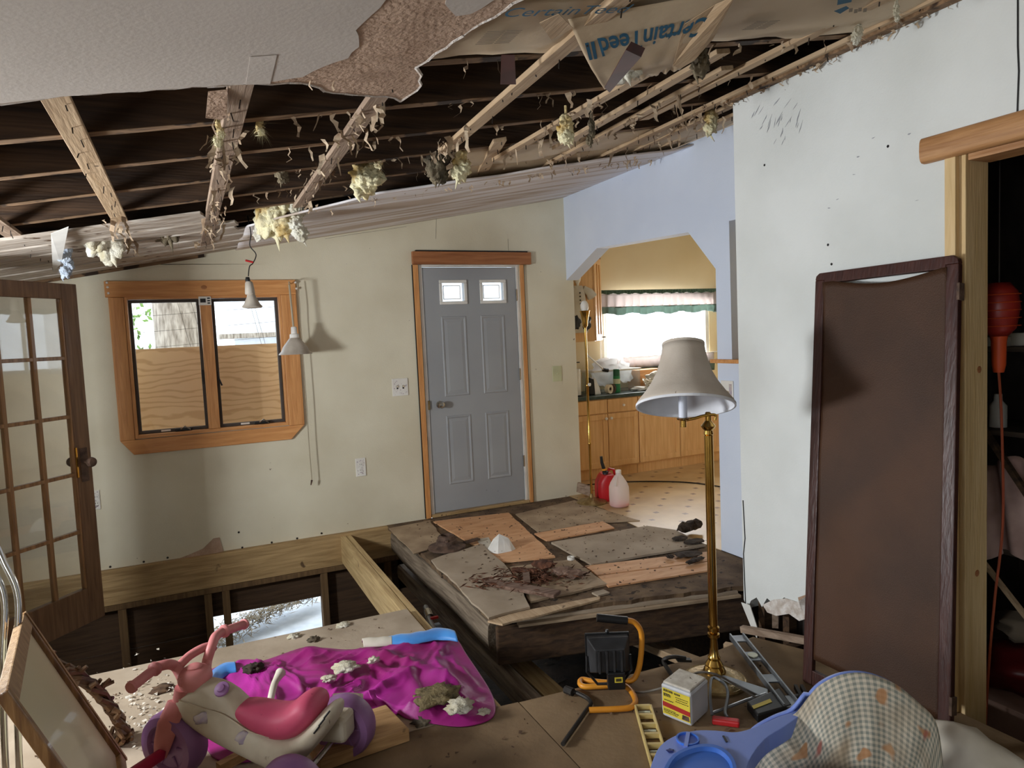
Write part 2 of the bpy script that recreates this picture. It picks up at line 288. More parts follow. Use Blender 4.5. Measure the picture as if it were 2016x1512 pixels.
M['blanket'] = mk('magenta satin quilt', rgb(168, 42, 142), rgb(138, 30, 94), rough=.46, scale=2.0, sheen=.0, spec=.3, bump=.3, bscale=18); M['blue'] = mk('blue satin edge', rgb(74, 150, 222), rgb(58, 124, 198), rough=.45, scale=6, sheen=.3)
M['lumber'] = wood('dirty lumber offcut', rgb(190, 152, 104), rgb(150, 112, 72), 'x', rough=.75, specks=rgb(104, 78, 52), sp_scale=9, sp_th=.71)
M['gilt'] = wood('brown gilt frame', rgb(150, 112, 70), rgb(96, 64, 38), 'z', rough=.4, coat=.3); M['gilt2'] = wood('pale carved frame', rgb(170, 138, 100), rgb(130, 98, 66), 'z', rough=.5)
M['picture'] = mk('pale cream print under glass', rgb(206, 200, 168), rgb(196, 188, 154), rough=.4, scale=1.2, coat=.08, spec=.4); M['twig'] = mk('brown lacquered twig', rgb(112, 82, 54), rgb(70, 48, 30), rough=.35, scale=20)
M['walker'] = mk('periwinkle plastic', rgb(126, 148, 216), rgb(112, 134, 204), rough=.4, scale=3); M['walker_d'] = mk('deep blue tray plastic', rgb(66, 116, 206), rgb(58, 104, 190), rough=.35, scale=3)
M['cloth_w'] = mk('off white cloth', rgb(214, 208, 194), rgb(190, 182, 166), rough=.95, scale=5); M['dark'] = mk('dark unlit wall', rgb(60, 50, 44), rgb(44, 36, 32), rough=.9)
M['shelf'] = wood('dark shelf', rgb(80, 66, 54), rgb(56, 44, 36), 'y', rough=.7); M['skin'] = mk('dusty rose fabric', rgb(196, 164, 152), rgb(166, 134, 124), rough=.95, scale=7)
M['rust'] = mk('rusty cast iron', rgb(104, 82, 68), rgb(66, 50, 42), rough=.8, scale=22, bump=.5, bscale=60); M['bark'] = mk('dark bark', rgb(72, 60, 50), rgb(42, 34, 28), rough=.95, scale=18, bump=.8, bscale=40)
M['grime'] = mk('packed floor grime', rgb(120, 98, 74), rgb(82, 64, 48), rough=.95, scale=7, bump=.6, bscale=40, specks=rgb(52, 40, 30), sp_scale=22, sp_th=.62); M['scuff'] = mk('grey wall scuff', rgb(150, 152, 158), rgb(176, 178, 182), rough=.9, scale=40); M['enamel'] = mk('grey enamel', rgb(190, 182, 170), rgb(160, 150, 138), rough=.4, scale=9); M['treebark'] = mk('grey tree bark', rgb(170, 158, 142), rgb(112, 100, 86), rough=.95, scale=9, stretch=(3, 3, .7), bump=1.0, bscale=9); M['snow'] = mk('thin snow', rgb(232, 238, 246), rgb(200, 208, 218), rough=.9, scale=6)
M['straw'] = mk('dead grass', rgb(150, 136, 112), rgb(104, 90, 70), rough=.95, scale=20); M['leaf'] = mk('green foliage', rgb(138, 168, 88), rgb(96, 128, 60), rough=.8, scale=9); M['siding'] = mk('white siding', rgb(236, 238, 240), rough=.7)
def vinyl():
    mt = mk('patterned vinyl', rgb(206, 178, 132), rgb(186, 156, 112), rough=.35, scale=4, specks=rgb(120, 92, 62), sp_scale=14, sp_th=.73); N = mt.node_tree.nodes; L = mt.node_tree.links; b = N['Principled BSDF']; src = b.inputs['Base Color'].links[0].from_socket
    tc = N.new('ShaderNodeTexCoord'); mp = N.new('ShaderNodeMapping'); mp.inputs['Scale'].default_value = (4.4, 4.4, 4.4); mp.inputs['Rotation'].default_value = (0, 0, .78); L.new(tc.outputs['Object'], mp.inputs[0])
    fr = N.new('ShaderNodeVectorMath'); fr.operation = 'FRACTION'; L.new(mp.outputs[0], fr.inputs[0]); sb = N.new('ShaderNodeVectorMath'); sb.operation = 'SUBTRACT'; sb.inputs[1].default_value = (.5, .5, .5); L.new(fr.outputs[0], sb.inputs[0])
    ab = N.new('ShaderNodeVectorMath'); ab.operation = 'ABSOLUTE'; L.new(sb.outputs[0], ab.inputs[0]); sx = N.new('ShaderNodeSeparateXYZ'); L.new(ab.outputs[0], sx.inputs[0])
    ad = N.new('ShaderNodeMath'); ad.operation = 'ADD'; L.new(sx.outputs[0], ad.inputs[0]); L.new(sx.outputs[1], ad.inputs[1]); lt = N.new('ShaderNodeMath'); lt.operation = 'LESS_THAN'; lt.inputs[1].default_value = .13; L.new(ad.outputs[0], lt.inputs[0])
    mx = N.new('ShaderNodeMix'); mx.data_type = 'RGBA'; mx.inputs[7].default_value = rgb(120, 88, 60); L.new(lt.outputs[0], mx.inputs[0]); L.new(src, mx.inputs[6]); L.new(mx.outputs[2], b.inputs['Base Color']); return mt
M['vinyl'] = vinyl()
def gingham():
    mt = bpy.data.materials.new('soiled gingham cloth'); mt.use_nodes = True; N = mt.node_tree.nodes; L = mt.node_tree.links; b = N['Principled BSDF']; b.inputs['Roughness'].default_value = .95
    tc = N.new('ShaderNodeTexCoord'); mp = N.new('ShaderNodeMapping'); mp.inputs['Scale'].default_value = (40, 44, 1); mp.inputs['Rotation'].default_value = (0, 0, .12); L.new(tc.outputs['UV'], mp.inputs[0]); fr = N.new('ShaderNodeVectorMath'); fr.operation = 'FRACTION'; L.new(mp.outputs[0], fr.inputs[0]); sx = N.new('ShaderNodeSeparateXYZ'); L.new(fr.outputs[0], sx.inputs[0]); s = []
    for i in (0, 1):
        g = N.new('ShaderNodeMath'); g.operation = 'GREATER_THAN'; g.inputs[1].default_value = .5; L.new(sx.outputs[i], g.inputs[0]); s.append(g)
    a = N.new('ShaderNodeMath'); a.operation = 'ADD'; L.new(s[0].outputs[0], a.inputs[0]); L.new(s[1].outputs[0], a.inputs[1]); h = N.new('ShaderNodeMath'); h.operation = 'MULTIPLY'; h.inputs[1].default_value = .5; L.new(a.outputs[0], h.inputs[0])
    mx = N.new('ShaderNodeMix'); mx.data_type = 'RGBA'; mx.inputs[6].default_value = rgb(200, 190, 172); mx.inputs[7].default_value = rgb(130, 134, 126); L.new(h.outputs[0], mx.inputs[0])
    out = mx.outputs[2]
    for sc, lo_, hi_, c in ((4.0, .60, .64, rgb(176, 124, 78)), (3.1, .655, .70, rgb(168, 92, 82)), (2.3, .5, .75, rgb(150, 128, 100))):     # tan and rose blotches of the print, brown soiling
        n = N.new('ShaderNodeTexNoise'); n.inputs['Scale'].default_value = sc * 2; n.inputs['Detail'].default_value = 1.5; L.new(tc.outputs['UV'], n.inputs['Vector']); r = N.new('ShaderNodeMapRange'); r.inputs[1].default_value = lo_; r.inputs[2].default_value = hi_; r.inputs[4].default_value = .85; L.new(n.outputs[0], r.inputs[0])
        k = N.new('ShaderNodeMix'); k.data_type = 'RGBA'; k.inputs[7].default_value = c; L.new(r.outputs[0], k.inputs[0]); L.new(out, k.inputs[6]); out = k.outputs[2]
    L.new(out, b.inputs['Base Color']); return mt
M['gingham'] = gingham()
def plyout():
    mt = mk('oak faced plywood', rgb(216, 178, 134), rgb(186, 142, 98), rough=.6); N = mt.node_tree.nodes; L = mt.node_tree.links; b = N['Principled BSDF']
    tc = N.new('ShaderNodeTexCoord'); mp = N.new('ShaderNodeMapping'); mp.inputs['Scale'].default_value = (1.6, 1, 5); L.new(tc.outputs['Object'], mp.inputs[0]); w = N.new('ShaderNodeTexWave'); w.bands_direction = 'Z'; w.inputs['Scale'].default_value = 1.3; w.inputs['Distortion'].default_value = 16; w.inputs['Detail'].default_value = 3; w.inputs['Detail Scale'].default_value = .8; L.new(mp.outputs[0], w.inputs['Vector'])
    cr = N.new('ShaderNodeValToRGB'); cr.color_ramp.elements[0].position = .05; cr.color_ramp.elements[0].color = rgb(196, 156, 114); cr.color_ramp.elements[1].position = .35; cr.color_ramp.elements[1].color = rgb(216, 180, 138); L.new(w.outputs[0], cr.inputs[0]); L.new(cr.outputs[0], b.inputs['Base Color']); return mt
M['plyout'] = plyout()
# ------------------------------------------------------------------ the shell of the room
def struct(o, label, cat): return tag(o, label, cat, None, 'structure')
def wall_xz(name, mat, x0, x1, y0, y1, z0, top, holes):    # a wall along x with a sloping head
    b = MB()
    for (a, c, d, e) in holed(x0, x1, z0, 9.0, holes):
        za, zb = (top(a), top(c)) if e == 9.0 else (e, e)
        b.add([(a, y0, d), (c, y0, d), (c, y0, zb), (a, y0, za), (a, y1, d), (c, y1, d), (c, y1, zb), (a, y1, za)], [(0, 1, 2, 3), (4, 7, 6, 5), (0, 4, 5, 1), (3, 2, 6, 7), (0, 3, 7, 4), (1, 5, 6, 2)])
    return b.build(name, mat)
WB = struct(wall_xz('wall_back', M['wall'], -1.7, 3.15, 5.42, 5.56, -.005, lambda x: zc(x) + .02, [(-.37, .645, .87, 1.845), (1.72, 2.615, -.005, 2.068)]), 'cream painted back wall with a double window and a grey door', 'wall')
# torn paper low on the back wall, nail pops along its foot
MB().prism([P(x, y, 1, 5.416) for x, y in ((345, 1102), (372, 1092), (400, 1080), (420, 1060), (432, 1058), (440, 1085), (405, 1094), (370, 1100))], (0, -.004, 0)).build('torn_paper', M['gyp'], WB, label='torn wall paper')
for x, y in ((217, 1116), (283, 1106), (330, 1098), (470, 1048), (477, 1078), (535, 1068), (585, 1060), (633, 1050)):
    p = P(x, y, 1, 5.419); MB().lathe([(.008, 0), (.006, .004)], p, 8, (0, -1, 0)).build('nail_head', M['nail'], WB)
for pts in (((860, 400), (858, 470)), ((640, 470), (690, 462), (760, 452), (800, 446)), ((1000, 470), (1002, 520))):      # hairline seams
    MB().tube([P(x, y, 1, 5.4195) for x, y in pts], .0010, 4).build('hairline_crack', M['debris'], WB)

# right hand wall, its foot rotted away
wr = [(2.69, zc(2.5) + .02), (2.69, .06), (2.665, .02), (2.64, .07), (2.60, .10), (2.565, .063), (2.53, .12), (2.48, .10), (2.42, .16), (2.36, .15), (2.28, .197), (2.2, .15), (2.12, .02), (1.6, .0), (1.6, 2.03), (.65, 2.03), (.65, 0), (-2.2, 0), (-2.2, zc(2.5) + .02)]
WRT = struct(MB().prism([(2.5, y, z) for y, z in wr], (.12, 0, 0)).build('wall_right', M['wall_r']), 'pale painted side wall with scuffs and a rotted foot', 'wall')
MB().prism([P(x, y, 0, 2.497) for x, y in ((1503, 1190), (1525, 1180), (1548, 1178), (1570, 1185), (1592, 1172), (1598, 1215), (1575, 1222), (1555, 1208), (1530, 1212), (1512, 1205))], (-.006, 0, 0)).build('torn_plaster', M['gypedge'], WRT, label='white torn gypsum edge')
MB().prism([P(x, y, 0, 2.495) for x, y in ((1572, 1176), (1600, 1166), (1600, 1205), (1580, 1206))], (-.004, 0, 0)).build('torn_paper', M['gyp'], WRT)
MB().prism([P(x, y, 0, 2.462) for x, y in ((1459, 1186), (1476, 1192), (1486, 1222), (1492, 1240), (1490, 1257), (1480, 1238))], (.004, 0, 0)).build('corner_bead', M['white'], WRT, label='bent white corner bead hanging down')
for pts in (((2004, -20), (2004, 90), (2006, 140), (2003, 222)), ((1463, 985), (1467, 1060), (1464, 1090), (1468, 1188))):
    MB().tube([P(x, y, 0, 2.499) for x, y in pts], .003, 4).build('crack', M['black'], WRT)
rs_ = random.Random(14)
for k in range(34):
    c = P(rs_.gauss(1540, 30), rs_.gauss(228, 22), 0, 2.4985) if k < 27 else P(rs_.uniform(1600, 1820), rs_.uniform(250, 470), 0, 2.4985); a = rs_.uniform(.5, 1.5) if k < 27 else rs_.uniform(-.2, .3); l = rs_.uniform(.008, .03) if k < 27 else .008; d = V((0, -math.cos(a), math.sin(a))) * l; n_ = V((0, math.sin(a), math.cos(a))) * rs_.uniform(.001, .0035)
    MB().add([c - d, c - d * .3 + n_, c + d, c - d * .2 - n_], [(0, 1, 2, 3)]).build('scuff', M['scuff'], WRT, solid=.0006)
for x, y in ((1748, 288), (1630, 482), (1637, 520), (1505, 325)):
    MB().lathe([(.006, 0), (.004, .002)], P(x, y, 0, 2.4995), 7, (-1, 0, 0)).build('wall_hole', M['black'], WRT)
# partition between the room and the kitchen
kp = [(5.42, 1.93), (4.9, 2.145), (3.757, 2.10), (3.50, 1.83), (3.51, -.04), (2.6, -.04), (2.6, 1.23), (3.37, 1.23), (3.37, 2.11), (2.6, 2.11), (2.6, zc(3.08) + .02), (5.42, zc(3.08) + .02)]
WK = struct(MB().prism([(3.08, y, z) for y, z in kp], (.12, 0, 0)).build('wall_kitchen', M['bulk']), 'white partition tinted for blue skylight with a clipped corner opening to the kitchen', 'wall')
struct(box('trim_1', M['pine'], None, 3.04, 3.26, 2.62, 3.53, 1.232, 1.256, .003), 'narrow pine ledge on the half wall beside the kitchen opening', 'ledge')
# walls that close the room off beyond the picture
WLF = MB()
for (a, c, d, e) in holed(-2.2, 5.42, -.9, zc(-1.7) + .02, [(2.75, 3.29, .92, 1.62), (-1.25, .65, .75, 1.70)]): WLF.box(-1.84, -1.7, a, c, d, e)
struct(WLF.build('wall_left', M['wall']), 'cream side wall with two windows', 'wall')
w2 = struct(thing('window_2', 'small side window bringing in the daylight', 'window', (-1.77, 3.02, .92)), 'small side window letting in the daylight', 'window')
for a in ((2.75, 2.79, .92, 1.62), (3.25, 3.29, .92, 1.62), (2.79, 3.25, .92, .96), (2.79, 3.25, 1.58, 1.62)): box('window_frame', M['white'], w2, -1.80, -1.74, *a, .004)
box('wall_shade_stub', M['wall'], None, -1.25, -1.04, 3.88, 3.98, -.9, zc(-1.08)); struct(bpy.data.objects['wall_shade_stub'], 'unseen wall stub at the french door, sized for its shadow', 'wall')  # unseen stub placed and sized to shade part of the back wall
WF = MB()
for (a, c, d, e) in holed(-1.84, 4.4, -.9, 2.9, []): WF.box(a, c, -2.34, -2.2, d, e)
struct(WF.build('wall_front', M['wall']), 'plain cream wall closing the room behind the viewer', 'wall')
w3 = struct(thing('window_3', 'added wide fill window', 'window', (-1.77, -.3, .75)), 'unseen wide side window added near the viewer for soft fill', 'window')  # window added out of view to hold the soft fill lamp
for a in ((-1.25, -1.2, .75, 1.7), (.60, .65, .75, 1.7), (-1.2, .60, .75, .80), (-1.2, .60, 1.65, 1.70), (-.32, -.28, .80, 1.65)): box('window_frame', M['white'], w3, -1.76, -1.72, *a, .004)

# kitchen shell
KB = MB()
for (a, c, d, e) in holed(3.1, 6.1, -.05, 2.9, [(4.12, 5.56, 1.06, 1.90)]): KB.box(a, c, 6.45, 6.58, d, e)
struct(KB.build('wall_kitchen_back', M['kwall']), 'warm cream kitchen wall around the curtained window', 'wall')
struct(box('wall_kitchen_left', M['kwall'], None, 3.03, 3.15, 5.562, 6.45, -.05, 2.9), 'kitchen side wall behind the upper corner cabinet', 'wall')
KR = MB()
for (a, c, d, e) in holed(2.5, 6.45, -.05, 2.9, [(3.70, 4.75, 1.25, 2.20)]): KR.box(5.95, 6.07, a, c, d, e)
struct(KR.build('wall_kitchen_right', M['kwall']), 'far kitchen side wall with a second curtained window', 'wall')
struct(box('wall_kitchen_front', M['kwall'], None, 3.2, 5.95, 2.5, 2.6, -.05, 2.9), 'wall closing the kitchen towards the store room', 'wall')
struct(box('ceiling_kitchen', M['ceil'], None, 3.03, 6.07, 2.5, 6.58, 2.82, 2.9), 'flat kitchen ceiling hidden above the bulkhead', 'ceiling')
# dark store room behind the doorway
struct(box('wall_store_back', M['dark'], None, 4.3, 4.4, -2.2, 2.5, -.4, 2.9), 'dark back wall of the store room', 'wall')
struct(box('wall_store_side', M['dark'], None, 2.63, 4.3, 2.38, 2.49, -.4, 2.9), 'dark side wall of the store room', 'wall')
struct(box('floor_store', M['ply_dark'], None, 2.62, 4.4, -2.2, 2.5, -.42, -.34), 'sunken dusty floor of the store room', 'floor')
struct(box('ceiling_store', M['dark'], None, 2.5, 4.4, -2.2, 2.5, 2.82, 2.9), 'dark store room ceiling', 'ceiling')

# doorway trim on the right
d3 = thing('trim_2', 'pale knotty pine doorway with a thick rounded header board', 'doorway', (2.55, 1.55, -.1), kind='structure')
box('jamb', M['post'], d3, 2.502, 2.63, 1.565, 1.598, -.34, 2.06, .003)
box('casing_edge', M['post'], d3, 2.478, 2.499, 1.586, 1.625, 0, 2.03, .002)
MB().loft([ell((2.478, y, 2.068), (.028, 0, 0), (0, 0, .046), 16, 3.2) for y in (1.70, 1.5, 1.0, .55)]).build('header_board', M['hdr2'], d3, smooth=True, label='rounded pine header board')
box('header_soffit', M['hdr2'], d3, 2.508, 2.63, .66, 1.56, 2.005, 2.03)
for z, y in ((1.27, 2.60), (.52, 2.59), (-.05, 2.575)): MB().lathe([(.013, 0), (.010, .001), (.004, .0015)], (y - .02, 1.5645, z), 12, (0, -1, 0)).build('knot', M['header'], d3)

# ------------------------------------------------------------------ floors and crawl space
FL = thing('floor', 'dusty plywood subfloor laid in large sheets', 'floor', (.4, 2, -.02), kind='structure')
MB().prism([(-1.7, 2.475, 0), (1.016, 2.475, 0), (.99, 3.0, 0), (.985, 3.64, 0), (-1.7, 3.655, 0)], (0, 0, -.019)).build('plywood_sheet', M['ply_g'], FL, label='pale grey plywood sheet under the pink quilt')
MB().prism([(-1.7, 1.26, 0), (1.10, 1.26, 0), (1.10, 2.462, 0), (1.02, 2.470, 0), (-1.7, 2.470, 0)], (0, 0, -.019)).build('plywood_sheet', M['ply_b'], FL)
MB().prism([(1.105, 1.26, -.001), (2.5, 1.26, -.001), (2.5, 2.05, -.001), (2.32, 2.44, -.001), (2.2, 2.43, -.001), (2.0, 2.405, -.001), (1.31, 2.445, -.001), (1.105, 2.46, -.001)], (0, 0, -.019)).build('plywood_sheet', M['ply_t'], FL)
MB().prism([(-1.7, -2.2, 0), (2.5, -2.2, 0), (2.5, 1.255, 0), (-1.7, 1.255, 0)], (0, 0, -.019)).build('plywood_sheet', M['ply_b'], FL)
for x in (-1.2, -.55, .1): box('joist', M['joist'], FL, x, x + .04, 1.3, 3.62, -.24, -.021)
MB().bar((.985, 2.2, -.125), (.985, 5.375, -.125), .04, .206).build('joist', M['joist'], FL, bevel=.002, label='fresh yellow joist crossing the hole')
MB().bar((1.028, 2.2, -.13), (1.028, 5.375, -.13), .038, .21).build('joist', M['joist'], FL, bevel=.002)
box('front_joist', M['oldbeam'], FL, 1.1, 2.5, 2.30, 2.34, -.24, -.022)
# entry platform
EN = thing('floor_entry', 'raised entry floor on old beams left standing over the hole', 'floor', (2.2, 4.2, -.03), kind='structure')
ep = [(1.345, 5.42), (1.345, 5.1), (1.36, 4.6), (1.35, 4.1), (1.36, 3.7), (1.345, 3.31), (1.6, 3.235), (1.9, 3.165), (2.2, 3.10), (2.5, 3.03), (2.76, 2.96), (3.2, 2.86), (3.2, 5.42)]
MB().prism([V((x, y, -.004)) for x, y in ragged([V((x, y, 0)) for x, y in ep[:11]], .05, .010, 3) for x, y in [(x, y)]] if False else [(p.x, p.y, -.004) for p in ragged([V((x, y, 0)) for x, y in ep[:11]], .05, .009, 3)] + [(3.2, 2.86, -.004), (3.2, 5.42, -.004)], (0, 0, -.03)).build('subfloor', M['grime'], EN)
for i, (off, w, z) in enumerate(((.012, .07, -.034), (-.02, .05, -.05), (.05, .06, -.016))):             # old floorboards fraying along the cut
    a, b = V((1.37 + i * .1, 3.30 - .035 * i + off, z)), V((2.72, 2.985 + off, z)); MB().bar(a, b, w, .014).build('floorboard', M['ply_dark'] if i else M['ply_g'], EN)
MB().bar((1.36, 3.285, -.155), (2.80, 2.965, -.155), .05, .20).build('front_beam', M['oldbeam'], EN, bevel=.01)
MB().loft([ell((1.39 + .012 * math.sin(y * 5), y, -.13), (.045, 0, 0), (0, 0, .085), 12, 3.5) for y in (5.40, 4.9, 4.4, 3.9, 3.5, 3.34)]).build('side_beam', M['oldlog'], EN, smooth=True)
for y in (5.1, 4.55, 4.0): box('cross_joist', M['oldbeam'], EN, 1.44, 3.1, y, y + .045, -.24, -.036)
MB().loft([ell((1.42, y, -.36), (.045, 0, 0), (0, 0, .06), 10, 4) for y in (5.3, 4.6, 3.8, 3.0, 2.45)]).build('lower_beam', M['oldlog'], EN, smooth=True, label='long pale beam lying low in the hole')
MB().bar((1.58, 3.6, -.40), (1.60, 2.4, -.40), .12, .04).build('plank', M['joist'], EN)
MB().bar((2.34, 3.5, -.42), (2.28, 2.45, -.22), .085, .04).build('plank', M['strip'], EN)
MB().bar((2.95, 2.95, -.10), (2.70, 2.72, -.10), .09, .09).build('beam_end', M['strip_d'], EN)
for y, x in ((2.58, 2.53), (2.44, 2.55), (2.28, 2.53)): box('rotten_stud', M['oldbeam'], EN, x, x + .05, y, y + .04, -.24, .22)
MB().bar((2.2, 2.50, -.05), (2.48, 1.95, -.03), .03, .05).build('sill_strip', M['strip'], EN); MB().bar((2.40, 2.60, -.04), (2.50, 2.2, .02), .03, .03).build('sill_strip', M['strip_d'], EN)
MB().bar((2.33, 2.55, -.10), (2.49, 2.05, -.06), .09, .02).build('sill_board', M['oldbeam'], EN)
FK = struct(MB().prism([(3.02, 5.42, 0), (3.03, 4.85, 0), (2.96, 4.4, 0), (2.915, 3.95, 0), (3.08, 3.9, 0), (3.08, 2.6, 0), (5.95, 2.6, 0), (5.95, 6.45, 0), (3.15, 6.45, 0), (3.15, 5.42, 0)], (0, 0, -.03)).build('floor_kitchen', M['vinyl']), 'tan vinyl kitchen floor with small dark diamonds', 'floor')
# rim and skirting under the back wall
RM = thing('wall_crawlspace', 'rim joist and dark skirting boards below the back wall', 'foundation', (0, 5.45, -.9), kind='structure')
box('rim_joist', M['joistx'], RM, -1.7, 1.44, 5.375, 5.44, -.245, -.008, .003); box('sill_plate', M['stud'], RM, -1.7, 3.2, 5.37, 5.52, -.285, -.247, .003)
for x in (-1.25, -.56, -.02, .10, .80, 1.30): box('stud', M['stud'], RM, x, x + .05, 5.375, 5.43, -.9, -.287, .003)
for a, c, z0, z1 in ((-1.7, .03, -.9, -.60), (-1.7, .03, -.597, -.287), (.03, .80, -.485, -.287), (.80, 1.9, -.55, -.287), (.80, 1.42, -.9, -.552), (1.42, 3.2, -.9, -.287)):
    box('skirting_board', M['skirt'], RM, a, c, 5.445, 5.465, z0, z1)
struct(box('floor_crawlspace', M['soil'], None, -1.84, 3.2, 1.0, 5.9, -1.0, -.92), 'dark bare soil of the crawl space under the floor', 'soil')
struct(box('wall_crawlspace_side', M['skirt'], None, 3.1, 3.2, 2.5, 5.37, -.95, -.05), 'dark skirting below the kitchen partition', 'wall'); struct(box('wall_crawlspace_front', M['skirt'], None, -1.7, 3.1, 1.05, 1.12, -.95, -.025), 'dark end of the crawl space', 'wall')
# litter of dark lumps on the soil
lm = MB(); rr = random.Random(5)
for i in range(170):
    c = V((rr.uniform(1.05, 3.0), rr.uniform(1.8, 5.2), -.91)); s = rr.uniform(.015, .06)
    lm.add([c + V((rr.uniform(-s, s), rr.uniform(-s, s), rr.uniform(0, s))) for _ in range(4)], [(0, 1, 2), (0, 2, 3), (0, 3, 1), (1, 3, 2)])
tag(lm.build('crawlspace_rubble', M['bark']), 'dark rubble strewn over the crawl space soil', 'rubble', None, 'stuff')
# ------------------------------------------------------------------ the ceiling, torn open to the rafters
CE = thing('ceiling', 'sloping ceiling with its plasterboard torn down to rafters and strapping', 'ceiling', (.5, 3, 2.2), kind='structure')
def cz(pts, up=0.0): return [V((p[0], p[1], zc(p[0]) + up)) for p in pts]
edge = ragged([V(p) for p in ((-1.7, 1.97, 0), (-.35, 1.955, 0), (-.22, 1.932, 0), (.09, 1.93, 0), (.33, 1.955, 0), (.40, 2.04, 0), (.49, 2.10, 0), (.60, 2.13, 0), (.672, 2.20, 0), (.70, 2.10, 0), (.665, 1.97, 0), (.63, 1.90, 0), (.655, 1.80, 0), (.70, 1.65, 0), (.745, 1.51, 0), (.82, 1.32, 0), (.90, 1.1, 0))], .035, .007, 11)
MB().prism(cz([(-1.7, -2.2)] + [(p.x, p.y) for p in edge] + [(2.5, 1.1), (2.5, -2.2)], .0016), (0, 0, .013)).build('plasterboard', M['gyp'], CE, label='brown torn plasterboard face')
skin = ragged([V(p) for p in ((-1.7, 1.965, 0), (-.35, 1.95, 0), (-.22, 1.928, 0), (.09, 1.925, 0), (.22, 1.93, 0), (.32, 1.905, 0), (.366, 1.84, 0), (.412, 1.79, 0), (.425, 1.72, 0), (.398, 1.62, 0), (.415, 1.54, 0), (.43, 1.47, 0), (.46, 1.40, 0), (.50, 1.37, 0), (.545, 1.42, 0), (.57, 1.50, 0), (.62, 1.56, 0), (.655, 1.555, 0), (.69, 1.47, 0), (.75, 1.38, 0), (.80, 1.2, 0), (.86, 1.05, 0))], .03, .004, 5)
MB().prism(cz([(-1.7, -2.2)] + [(p.x, p.y) for p in skin] + [(2.5, 1.05), (2.5, -2.2)], -.0012), (0, 0, .0026)).build('painted_face', M['ceil'], CE, label='grey white painted ceiling face')
MB().prism([PC(x, y, -.0016) for x, y in ((492, 112), (545, 108), (532, 164), (484, 166))], (0, 0, -.0012)).build('tape_patch', M['ceil'], CE, label='pale patch of joint tape')
# jagged rims of gypsum along the tear
rim = MB()
for p, q in zip(edge[:-1], edge[1:]):
    if p.x > -.6: rim.tube([V((p.x, p.y, zc(p.x) + .004)), V((q.x, q.y, zc(q.x) + .004))], .0055 + .003 * noise.noise(p * 30), 5, False)
rim.build('torn_rim', M['gypedge'], CE, kind='stuff', label='crumbling white tear edge')
# roof boards, rafters, strapping
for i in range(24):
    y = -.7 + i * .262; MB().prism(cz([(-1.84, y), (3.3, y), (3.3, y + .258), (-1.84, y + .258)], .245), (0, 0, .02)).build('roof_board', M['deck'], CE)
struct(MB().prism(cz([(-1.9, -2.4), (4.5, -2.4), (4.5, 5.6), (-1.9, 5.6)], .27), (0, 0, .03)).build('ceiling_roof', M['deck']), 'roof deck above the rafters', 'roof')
RY = [-.086, .32, .726, 1.132, 1.538, 1.944, 2.35, 2.756, 3.162, 3.568, 3.974, 4.38, 4.786, 5.192]
for i, y in enumerate(RY):
    o = MB().prism(cz([(-1.7, y), (3.06, y), (3.06, y + .04), (-1.7, y + .04)], .0345), (0, 0, .185)).build('rafter', M['rafter'], CE)
    MB().prism(cz([(-1.7, y - .001), (3.06, y - .001), (3.06, y + .041), (-1.7, y + .041)], .0325), (0, 0, .002)).build('rafter_edge', M['rafter_l'], o, label='paler lower edge')
def strip(x, y0, y1, mat=None, dx=0.0, drop0=0.0, drop1=0.0, nails=True, seed=0):
    a, b = V((x, y0, zc(x) + .023 - drop0)), V((x + dx, y1, zc(x + dx) + .023 - drop1))
    o = MB().bar(a, b, .064, .018, (-.178, 0, 1)).build('furring_strip', mat or M['strip'], CE, bevel=.002)
    if nails:
        nb = MB(); rnd = random.Random(seed); n = int((y1 - y0) / .14)
        for k in range(n):
            p = a.lerp(b, (k + rnd.random() * .7) / n)
            if p.y < 2.02 and p.x < .8: continue
            p = p + V((rnd.uniform(-.024, .024), 0, -.008)); nb.tube([p, p + V((rnd.uniform(-.006, .006), rnd.uniform(-.006, .006), -rnd.uniform(.006, .03)))], .0022, 4)
        nb.build('nails', M['nail'], o, kind='stuff', label='bent nails')
    return o
strip(-.655, 2.2, 5.40, M['strip_d'], -.02, seed=1); strip(-.245, 1.6, 5.41, M['strip'], 0, seed=2); strip(.178, 1.6, 4.9, M['strip_d'], -.03, 0, .02, seed=3); strip(.135, 4.85, 5.41, M['strip'], -.01, .01, 0, seed=4)
strip(.59, 1.7, 3.75, M['strip_d'], -.02, 0, .05, seed=5); strip(.985, -.5, 3.0, M['strip'], .12, 0, .02, seed=6); strip(1.62, 2.0, 3.35, M['strip'], -.1, 0, .02, seed=7); strip(1.82, 2.0, 3.25, M['strip'], .0, 0, .02, seed=8)
strip(2.02, 2.2, 4.05, M['strip'], .02, 0, .015, seed=9); strip(2.16, 0, 2.9, M['strip'], -.04, 0, .0, seed=10); strip(2.42, -.4, 4.2, M['strip'], .0, 0, .01, seed=11); strip(2.62, 2.7, 4.1, M['strip'], .06, 0, .0, seed=12); strip(2.85, 2.7, 4.1, M['strip'], .03, 0, 0, seed=13); strip(1.38, 3.0, 4.0, M['strip'], .3, 0, 0, seed=14)
# a ledger where the ceiling meets the side wall
MB().bar((2.46, -.5, zc(2.46) + .012), (2.46, 2.70, zc(2.46) + .012), .07, .03, (-.178, 0, 1)).build('ledger', M['rafter_l'], CE)
